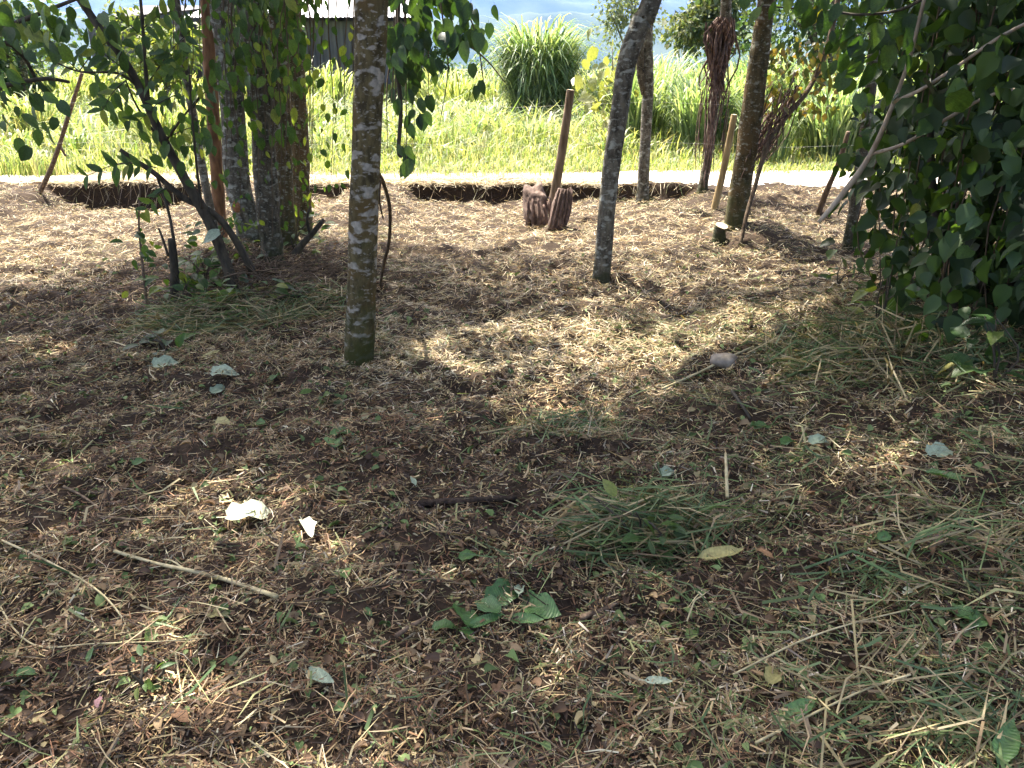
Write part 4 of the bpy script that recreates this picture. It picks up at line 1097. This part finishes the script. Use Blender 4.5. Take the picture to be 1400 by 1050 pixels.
# ------------------------------------------------------------------ things lying on the ground
def lay_leaf(u, v, size, yaw, mesh, mat, label, group=None, tilt=.25):
    p = gp(u, v); me = mesh.copy(); me.materials.clear(); me.materials.append(mat)
    o = bpy.data.objects.new("fallen_leaf", me); COL.objects.link(o)
    d = np.array([math.cos(yaw), math.sin(yaw), .05]); n_ = unit(np.array([rng.normal(0, tilt), rng.normal(-.35, tilt), 1]))
    M = frames(d[None], n_[None])[0]; S = size * .88
    c = p - M[:, 1] * S * .5 + np.array([0, 0, .03])
    o.matrix_world = Matrix([[M[i, 0] * S, M[i, 1] * S, M[i, 2] * S, c[i]] for i in range(3)] + [[0, 0, 0, 1]])
    return tag(o, label, "leaf", group)
A_, B_, C_ = LM_FALL
for args in (
    (345, 712, .19, 0.2, A_, M_LEAF_PALE, "largest pale cream fallen leaf, sunlit at left foreground"),
    (421, 729, .12, -1.0, B_, M_LEAF_PALE, "narrower pale leaf just right of the large cream leaf"),
    (456, 612, .13, 1.9, A_, M_LEAF_GREEN, "dark green broken leaf below the lichen trunk"),
    (470, 600, .11, .3, B_, M_LEAF_GREEN, "second green leaf overlapping the broken one below the lichen trunk"),
    (308, 516, .16, .1, B_, M_LEAF_GREY, "grey-green upturned leaf in the shade left of the lichen trunk"),
    (228, 503, .15, .5, A_, M_LEAF_GREY, "grey-green leaf at the edge of the cluster's shade, left of two"),
    (303, 540, .12, .9, A_, M_LEAF_GREY, "small crumpled grey leaf under the upturned leaf"),
    (377, 522, .11, 1.5, A_, M_LEAF_GREEN, "dull green leaf standing in litter left of the lichen trunk's foot"),
    (290, 492, .12, .8, C_, M_LEAF_YELLOW, "yellow-green curled leaf at the foot of the tree cluster"),
    (307, 585, .09, -.3, B_, M_LEAF_YELLOW, "yellow fallen leaf between the cluster and the cream leaf"),
    (355, 585, .08, 2.6, B_, M_LEAF_GREEN, "small green leaf right of the yellow fallen leaf"),
    (193, 640, .07, 1.1, A_, M_LEAF_GREEN, "lone small green leaf in the brown litter at left"),
    (360, 400, .09, .1, C_, M_LEAF_YELLOW, "yellowish leaf lying among the cluster's roots"),
    (300, 850, .07, .1, A_, M_LEAF_YELLOW, "pale yellow-green leaf on brown litter near the straw stalk"),
    (210, 880, .07, 1.5, B_, M_LEAF_GREEN, "green leaf left of the pale yellow-green leaf in the lower left"),
    (127, 908, .06, 1.7, C_, M_LEAF_GREEN, "small upright green leaf in the lower left corner area"),
    (40, 932, .06, .2, B_, M_LEAF_GREEN, "green leaf lowest at the left edge"),
    (250, 993, .06, -.5, A_, M_LEAF_BROWN, "orange-brown curled leaf near the bottom left"),
    (138, 975, .06, -1.2, C_, M_LEAF_PURPLE, "purplish dry leaf at the bottom left"),
    (640, 770, .07, .4, B_, M_LEAF_GREEN, "green leaf in the brown litter left of the grass heap"),
    (740, 842, 0.145, -.5, A_, M_LEAF_GREEN, "rightmost leaf of the green leaf spray in the foreground"),
    (690, 822, 0.145, .7, A_, M_LEAF_GREEN, "large middle leaf of the green leaf spray in the foreground"),
    (712, 815, .07, 1.4, B_, M_LEAF_GREY, "small pale leaf on top of the green leaf spray"),
    (632, 850, 0.131, 1.9, A_, M_LEAF_GREEN, "left leaf of the green leaf spray in the foreground"),
    (610, 868, 0.087, .2, B_, M_LEAF_GREEN, "small leaf beside the grey stick end in the foreground"),
    (640, 880, 0.072, -.8, B_, M_LEAF_GREEN, "lowest small leaf of the green leaf spray"),
    (665, 838, .12, 2.4, B_, M_LEAF_GREEN, "inner leaf between the left and middle of the leaf spray"),
    (720, 860, .12, -.2, C_, M_LEAF_GREEN, "slim leaf along the lower edge of the leaf spray"),
    (665, 862, .12, .35, C_, M_LEAF_GREEN, "slim leaf crossing under the leaf spray"),
    (565, 668, .07, 2.0, C_, M_LEAF_GREY, "slim pale green leaf above the dark fallen branch"),
    (440, 940, .13, -.6, C_, M_LEAF_GREY, "bluish folded grass leaf lying at bottom left of centre"),
    (1040, 592, .10, .2, A_, M_LEAF_GREEN, "bright green leaf right of centre on the cut grass"),
    (1078, 612, .11, .6, B_, M_LEAF_GREEN, "dull green leaf just right of the bright green one"),
    (1120, 612, .11, .1, B_, M_LEAF_GREY, "grey-green leaf pointing right on the cut grass"),
    (1115, 627, .07, -.6, A_, M_LEAF_YELLOW, "small lime leaf under the grey-green one"),
    (1285, 628, .13, .3, A_, M_LEAF_GREY, "pale two-toned leaf on the grass at right"),
    (1290, 665, .16, -1.0, C_, M_LEAF_GREEN, "long green leaf blade hanging from the pale leaf at right"),
    (1275, 745, .09, 1.4, B_, M_LEAF_PURPLE, "purple-grey leaf in the right foreground"),
    (1345, 765, .07, 1.6, B_, M_LEAF_BROWN, "bright orange-brown dry leaf in the right foreground"),
    (1310, 850, .09, 2.4, A_, M_LEAF_GREEN, "left of two fresh green leaves near the right edge"),
    (1335, 858, .09, .7, A_, M_LEAF_GREEN, "right of two fresh green leaves near the right edge"),
    (1240, 820, .05, .4, B_, M_LEAF_PALE, "tiny whitish leaf in the right foreground"),
    (1055, 935, .08, 1.0, A_, M_LEAF_YELLOW, "lime crumpled leaf low right of centre"),
    (1085, 990, .16, .5, C_, M_LEAF_GREEN, "broad dark green grass leaf near the bottom right"),
    (1370, 1030, .17, .9, C_, M_LEAF_GREEN, "broad green grass leaf in the bottom right corner"),
    (945, 878, .06, 1.0, A_, M_LEAF_GREEN, "small round green leaf in the foreground right of the leaf spray"),
    (912, 655, .08, .6, A_, M_LEAF_GREY, "frosted grey-green leaf just above the grass heap"),
    (1208, 745, .06, .2, A_, M_LEAF_GREEN, "small bright green leaf left of the purple-grey leaf"),
    (800, 775, .08, .1, B_, M_LEAF_GREEN, "green leaf low beside the grass heap"),
    (985, 770, .16, .1, C_, M_LEAF_YELLOW, "long yellow-green blade lying right of the grass heap"),
    (1045, 770, .09, -1.2, C_, M_LEAF_BROWN, "slim tan husk lying across the blade right of the heap"),
    (1190, 705, .07, .5, C_, M_LEAF_BROWN, "tan dry blade on the cut grass at right of centre"),
    (900, 945, .08, -.2, C_, M_LEAF_GREY, "slim grey-green leaf bottom centre right"),
    (505, 850, .07, -1.0, C_, M_LEAF_GREEN, "small green blade above the folded grass leaf"),
    ):
    lay_leaf(*args)

def lay_stick(name, label, pix, w0, w1, mat, cat="stick", lift=.02, twigs=()):
    Pp = [gp(u, v) for u, v in pix]; r = thing(name, label, cat, Pp[0])
    Y0 = Pp[0][1]; R = np.linspace(px(w0, Y0, 0) / 2, px(w1, Pp[-1][1], 0) / 2, len(Pp))
    Q = [p + np.array([0, 0, lift + rr * .6]) for p, rr in zip(Pp, R)]
    V, F = tube(Q, R, 7, .14, int(pix[0][0]), n=5 * len(Q)); part("shaft", V, F, mat, r)
    for (t0, u, v) in twigs:
        e = gp(u, v) + np.array([0, 0, lift]); s = Q[t0]
        V, F = tube([s, (s + e) / 2 + np.array([0, 0, .012]), e], [R[t0] * .5, R[t0] * .4, R[t0] * .25], 5, .1, 2, n=7); part("twig", V, F, mat, r)
    return r
lay_stick("dark_branch", "rotten dark branch half sunk in litter left of the grass heap", [(560, 697), (600, 693), (650, 690), (705, 687)], 11, 8, mat_simple("rotten_wood", (.022, .015, .011), (.06, .042, .03), 40, .95, .8), "branch", .012)
lay_stick("straw_stalk", "long pale hollow stalk lying in the left foreground", [(158, 765), (215, 782), (255, 791), (310, 805), (380, 829)], 4.5, 7, M_STALK, "stalk", .03, ((2, 222, 775),))
lay_stick("thin_stalk", "thin straight dry stem slanting across the far left foreground", [(5, 750), (70, 780), (130, 815), (165, 850), (182, 886)], 3, 2.5, M_STALK, "stalk", .03)
lay_stick("curved_stalk", "curved thin green-brown stalk lying at the lower left", [(0, 835), (25, 875), (60, 897), (130, 893), (220, 890), (285, 885)], 2.5, 1.6, M_STALK, "stalk", .03)
lay_stick("grey_stick", "short grey stick end poking out left of the green leaf spray", [(542, 883), (562, 870), (582, 858)], 7, 6, M_TWIG, "stick", .03)
lay_stick("red_runner", "long thin reddish runner lying across the centre foreground", [(400, 838), (450, 828), (520, 812), (590, 803), (640, 812)], 2.4, 1.6, M_LIANA, "runner", .03)
lay_stick("brown_twig", "thin brown twig slanting in the left litter", [(88, 672), (112, 684), (138, 702)], 4, 2.5, M_STAKE, "twig", .02)
lay_stick("straight_twig", "straight thin twig right of the brown slanting twig", [(135, 713), (180, 717), (222, 722)], 3, 2, M_STAKE, "twig", .02)
lay_stick("forked_twig", "forked dry twig at the foot of the cluster", [(305, 480), (322, 450), (337, 430)], 4, 2.5, M_STAKE, "twig", .02, ((1, 340, 440),))
lay_stick("green_cane", "dark green cane slanting up to the thicket at right of centre", [(1075, 530), (1110, 515), (1140, 503), (1170, 495)], 4, 4, mat_simple("cane_green", (.05, .075, .025), (.09, .12, .04), 30, .6, .2), "cane", .05)
lay_stick("pale_stalk", "pale stalk lying above the cut grass beside the grey stone", [(905, 540), (950, 520), (990, 500), (1030, 482)], 3.5, 3, M_STALK, "stalk", .03)
lay_stick("upright_stalk", "short bleached stalk standing out of the grass heap", [(992, 702), (991, 670), (990, 640)], 5, 4, M_STALK, "stalk", .06)
lay_stick("dark_twig", "dark bent twig lying right of centre", [(1000, 545), (1014, 565), (1025, 582)], 5, 3.5, M_STEM, "twig", .03)
lay_stick("long_straw", "long straw stem in the right foreground", [(1000, 940), (1090, 895), (1160, 870), (1240, 850)], 2.8, 2, M_STALK, "stalk", .04)
lay_stick("crossing_stalk", "pale green stalk rising right across the bottom right corner", [(1030, 1040), (1100, 1003), (1180, 965), (1240, 945)], 4, 2.6, M_STALK, "stalk", .05)
lay_stick("thick_twig", "brown thick twig end left of the grass heap", [(766, 722), (778, 708), (786, 698)], 8, 5, M_STAKE2, "twig", .03)
lay_stick("root_twig", "grey root-like twig right of the leaf spray in the foreground", [(795, 855), (820, 845), (845, 833)], 9, 5, M_TWIG, "twig", .02)
lay_stick("slender_twig", "slender twig in the lower left litter pointing up right", [(195, 1015), (235, 975), (270, 940), (285, 900)], 2.6, 1.8, M_STAKE, "twig", .03)
lay_stick("white_stalk", "slim bleached stalk right of the slender twig", [(242, 905), (247, 940), (252, 972)], 3, 2.4, M_STALK, "stalk", .03)
st_ = gp(990, 500)
gs = thing("grey_stone", "small grey stone beside the pale stalk at the clearing's edge", "stone", (st_[0], st_[1], terrain(st_[0], st_[1])))
V, F = lump((.14, .10, .07), 8, 12, 8, .2, .8); part("stone", V + np.array(gs.location) + np.array([0, 0, .025]), F, mat_simple("grey_stone", (.17, .145, .115), (.29, .25, .20), 25, .9, .5), gs)

# dead brush heaped at the cluster's foot
p = gp(340, 400); Ls = []
for k in range(520):
    c = p + np.array([rng.normal(.12, .42), rng.normal(.3, .42), 0]); g = float(terrain(c[0], c[1])); a = rng.random() * 6.283; le = .12 + .28 * rng.random()
    e = c + np.array([math.cos(a) * le, math.sin(a) * le * .7, 0]); h = .24 * math.exp(-((c[0] - p[0]) ** 2 + (c[1] - p[1]) ** 2) / .12)
    c[2] = g + .01 + h * rng.random(); e[2] = float(terrain(e[0], e[1])) + .02 + (h + .06) * rng.random()
    r_ = .0025 + .004 * rng.random() ** 2
    Ls.append(tube([c, (c + e) / 2 + rv3(.02), e], [r_, r_, r_ * .5], 4, n=5, caps=False))
V, F = merge(Ls)
o = obj("brushwood", py_mesh("brushwood", V, F), M_TWIG)
tag(o, "tangle of dead twigs and brush heaped round the cluster's foot", "brushwood", kind="stuff")

# leafy weeds round the cluster's foot and small tufts
def weed(u, v, n, size, label, hgt=.25, meshes=SAPB, spread=.16):
    p = gp(u, v); r = thing("weed", label, "weed", p)
    for k in range(n):
        a = rng.random() * 6.283; rr = spread * math.sqrt(rng.random()); h = hgt * rng.random()
        q = p + np.array([rr * math.cos(a), rr * math.sin(a), h])
        put_leaf(r, meshes, q, unit(np.array([math.cos(a), math.sin(a), .1]) + rv3(.4)), unit(np.array([0, -.3, 1]) + rv3(.35)), size * (.6 + .8 * rng.random()))
    Ls = [tube([p - np.array([0, 0, .02]), p + np.array([rng.normal(0, .03), rng.normal(0, .03), hgt * .5]), p + np.array([rng.normal(0, spread * .5), rng.normal(0, spread * .5), hgt])], [.005, .004, .002], 5, n=6) for k in range(4)]
    V, F = merge(Ls); part("stems", V, F, M_STEM, r)
weed(280, 395, 60, .075, "blue-green weed leaves at the left foot of the tree cluster")
weed(255, 420, 46, .07, "low weed beside the dead stick", .24, SAPB, .22)
weed(340, 420, 46, .08, "weed patch in front of the crooked sapling's foot", .20, SAPB, .25)
weed(228, 480, 12, .10, "small weed left of the cluster's shade edge", .10)
weed(405, 345, 40, .065, "low dark weed at the right foot of the thickest trunk", .30, SAPB, .28)
weed(310, 360, 50, .065, "leafy undergrowth at the left foot of the lichen-grey cluster trunk", .34, SAPB, .25)
weed(400, 300, 30, .065, "green weed growing between the cluster trunks", .25)
weed(1200, 455, 14, .09, "weed at the left foot of the thicket", .30)
weed(1150, 395, 9, .08, "tiny pale weed by the shaded trunk", .16)
weed(1360, 520, 16, .11, "broad weed leaves under the thicket at right", .25, BUSH)
weed(870, 740, 18, .07, "dark green weed inside the grass heap", .14, SAP, .14)
weed(450, 545, 10, .06, "yellow-green tuft below the lichen trunk", .08, SAP, .09)
weed(200, 935, 9, .04, "tiny yellow-tipped seedling in the lower left hollow", .07, SAP, .05)
weed(560, 440, 8, .07, "small weed right of the lichen trunk", .10)

# ------------------------------------------------------------------ behind: trees, shed, wire, haze
def far_tree(name, label, x, y, h, r, n, size, cols, trunk_r=.12, squash=.8, cz=.68):
    g = float(terrain(x, y)); root = thing(name, label, "tree", (x, y, g), "trees beyond the meadow")
    V, F = tube([(x, y, g - .1), (x + .1, y, g + h * .35), (x, y, g + h * .75)], [trunk_r, trunk_r * .8, trunk_r * .4], 8, .1, 3, n=10); part("trunk", V, F, M_BARK_DARK, root)
    cs = []; 
    for k in range(11):
        a = rng.random() * 6.283; rr = r * .7 * math.sqrt(rng.random())
        cs.append((x + rr * math.cos(a), y + rr * math.sin(a), g + h * cz + (rng.random() - .5) * r * 1.0 * squash))
    for c in cs[:5]:
        V, F = tube([(x, y, g + h * .35), ((x + c[0]) / 2, (y + c[1]) / 2, g + h * .5), c], [trunk_r * .5, trunk_r * .35, .02], 6, .1, 2, n=7); part("limb", V, F, M_BARK_DARK, root)
    V, F, C = foliage_cloud(cs, [r * .42] * len(cs), n, size, cols, squash, False); part("crown", V, F, M_FARFOLI, root, False, C, True)["kind"] = "stuff"
GRN = [(.045, .085, .035), (.07, .12, .045), (.10, .15, .06), (.035, .07, .035)]
far_tree("feathery_tree", "pale feathery tree behind the leaning trunk", 4.1, 31, 5.2, 1.5, 1500, .16, [(.12, .15, .09), (.16, .19, .12), (.09, .12, .07)], .08, 1.2, .62)
far_tree("round_tree", "round-crowned tree behind the slim and vine-wrapped trunks", 5.6, 24.5, 4.2, 1.7, 3600, .17, [(.07, .10, .05), (.11, .14, .07), (.16, .17, .08), (.05, .08, .04)], .1, .75, .68)
far_tree("shady_tree", "dark small-leaved tree behind the dead branch at right", 6.2, 17.5, 4.0, 1.7, 3600, .13, GRN, .1, .8, .66)
far_tree("edge_tree", "dense tree behind the thicket at the right", 9.4, 19, 5.0, 2.4, 4200, .17, GRN, .14, .9, .55)
far_tree("bushy_tree", "low bushy tree behind the leftmost meadow", -13.5, 24, 4.4, 2.4, 3600, .18, GRN, .14, .8, .5)
far_tree("yellowish_tree", "yellow-green tree behind the left cluster", -9.0, 22.5, 3.2, 1.7, 2800, .16, [(.14, .18, .05), (.19, .21, .06), (.09, .14, .04)], .1, .8, .58)
far_tree("hedge_tree", "leafy tree in front of the shed behind the left cluster", -7.4, 26, 4.6, 1.9, 3000, .16, GRN + [(.14, .18, .06)], .12, .9, .62)
far_tree("small_far_tree", "small tree between the shed and the tall tussock", -3.4, 33, 3.3, 1.2, 1500, .16, GRN, .1, .9, .55)

cs = []; rr = []
for k in range(90):
    x = -75 + 150 * (k + rng.random()) / 90; y = 62 + 25 * rng.random(); h = 1.2 + 1.6 * rng.random()
    cs.append((x, y, float(terrain(x, y)) + h * .5)); rr.append(h)
V, F, C = foliage_cloud(cs, rr, 16000, .38, GRN, .8, False)
o = obj("far_scrub", np_mesh("far_scrub", V, F, C), M_FARFOLI)
tag(o, "low hazy scrub along the far edge of the fields", "scrub", kind="stuff")

# yellow-leaved shrub left of the leaning trunk
ys_ = thing("yellowish_shrub", "loose shrub with big pale yellowish leaves left of the leaning trunk", "shrub", (1.78, 15.5, float(terrain(1.78, 15.5))))
V, F = tube([ys_.location, (1.8, 15.5, .9), (1.75, 15.4, 1.9)], [.02, .016, .006], 6, n=9); part("stem", V, F, M_TWIG, ys_)
YL = mat_variants(LM_BUSH, mat_leaf("yellow_green_leaf", [(0, (.19, .21, .09)), (1, (.29, .29, .15))], .35))
for k in range(70):
    put_leaf(ys_, YL, np.array([1.78 + rng.normal(0, .26), 15.5 + rng.normal(0, .25), .25 + .9 + rng.normal(.1, .42)]), unit(rv3(.5) + np.array([0, -.1, -.8])), unit(np.array([0, -.7, .6]) + rv3(.3)), .16 + .12 * rng.random())

shed = thing("long_shed", "long low grey plank shed with a bright tin roof behind the left cluster", "shed", (-8.6, 30, float(terrain(-8.6, 30))))
gs_ = float(shed.location[2])
bm_v = np.array([[0, 0, 0], [.23, 0, 0], [.23, .03, 0], [0, .03, 0], [0, 0, 3.0], [.23, 0, 3.0], [.23, .03, 3.0], [0, .03, 3.0]])
bm_f = [(0, 1, 5, 4), (1, 2, 6, 5), (2, 3, 7, 6), (3, 0, 4, 7), (4, 5, 6, 7), (3, 2, 1, 0)]
pm = py_mesh("plank", bm_v, bm_f, False); pm.materials.append(M_PLANK)
for k in range(30):
    o = bpy.data.objects.new("plank", pm); COL.objects.link(o); o.parent = shed; o.location = (-2.0 + k * .247, rng.normal(0, .008), -.05 + rng.normal(0, .01))
for nm, V in (("back_wall", np.array([[-2.0, 4, 0], [5.40, 4, 0], [5.40, 4.05, 0], [-2.0, 4.05, 0], [-2.0, 4, 3.7], [5.40, 4, 3.7], [5.40, 4.05, 3.7], [-2.0, 4.05, 3.7]])),
              ("side_wall", np.array([[5.34, .05, 0], [5.39, .05, 0], [5.39, 4, 0], [5.34, 4, 0], [5.34, .05, 2.98], [5.39, .05, 2.98], [5.39, 4, 3.7], [5.34, 4, 3.7]])),
              ("side_wall", np.array([[-5.7, .05, 0], [-5.39, .05, 0], [-5.39, 4, 0], [-2.0, 4, 0], [-5.7, .05, 2.98], [-5.39, .05, 2.98], [-5.39, 4, 3.7], [-2.0, 4, 3.7]]))):
    obj(nm, py_mesh(nm, V, bm_f, False), M_PLANK, shed)
sx = np.linspace(0, 1.0, 21); RV = []
for j, (yy, zz) in enumerate(((-.6, 3.0), (2.0, 3.47), (4.4, 3.9))):
    for q in sx: RV.append((q, yy, zz + .02 * math.sin(q * 6.283 * 7)))
RF = [(j * 21 + k, j * 21 + k + 1, (j + 1) * 21 + k + 1, (j + 1) * 21 + k) for j in range(2) for k in range(20)]
rm = py_mesh("roof_sheet", RV, RF); rm.materials.append(M_TIN)
for k in range(8):
    o = bpy.data.objects.new("roof_sheet", rm); COL.objects.link(o); o.parent = shed; o.location = (-2.25 + k * .98, 0, .004 * (k % 2) + .03)

wi = thing("fence_wire", "two faint strands of fence wire strung along the roadside trunks", "wire", (0, 10.1, ROADZ))
for zz in (.55, 1.0):
    X = np.linspace(-12, 6.5, 24); Q = np.column_stack([X, 10.12 + .05 * np.sin(X), zz + .15 - .03 * np.cos(X * 1.9)])
    V, F = tube(Q, [.0009] * 24, 4, caps=False); part("strand", V, F, M_WIRE, wi)

# ------------------------------------------------------------------ haze
m, nt, out = mat_new("haze_air")
pv = nt.nodes.new("ShaderNodeVolumePrincipled")
pv.inputs["Color"].default_value = (.13, .235, .66, 1)
pv.inputs["Density"].default_value = 0.00012
pv.inputs["Anisotropy"].default_value = .2
nt.links.new(pv.outputs[0], out.inputs["Volume"])
a, z0, z1 = 9500.0, -3.0, 760.0
hv = [(-a, -200, z0), (a, -200, z0), (a, a, z0), (-a, a, z0), (-a, -200, z1), (a, -200, z1), (a, a, z1), (-a, a, z1)]
hz = obj("haze", py_mesh("haze", hv, bm_f, False), m)
tag(hz, "pale blue haze veiling the far hills", "haze", kind="stuff")
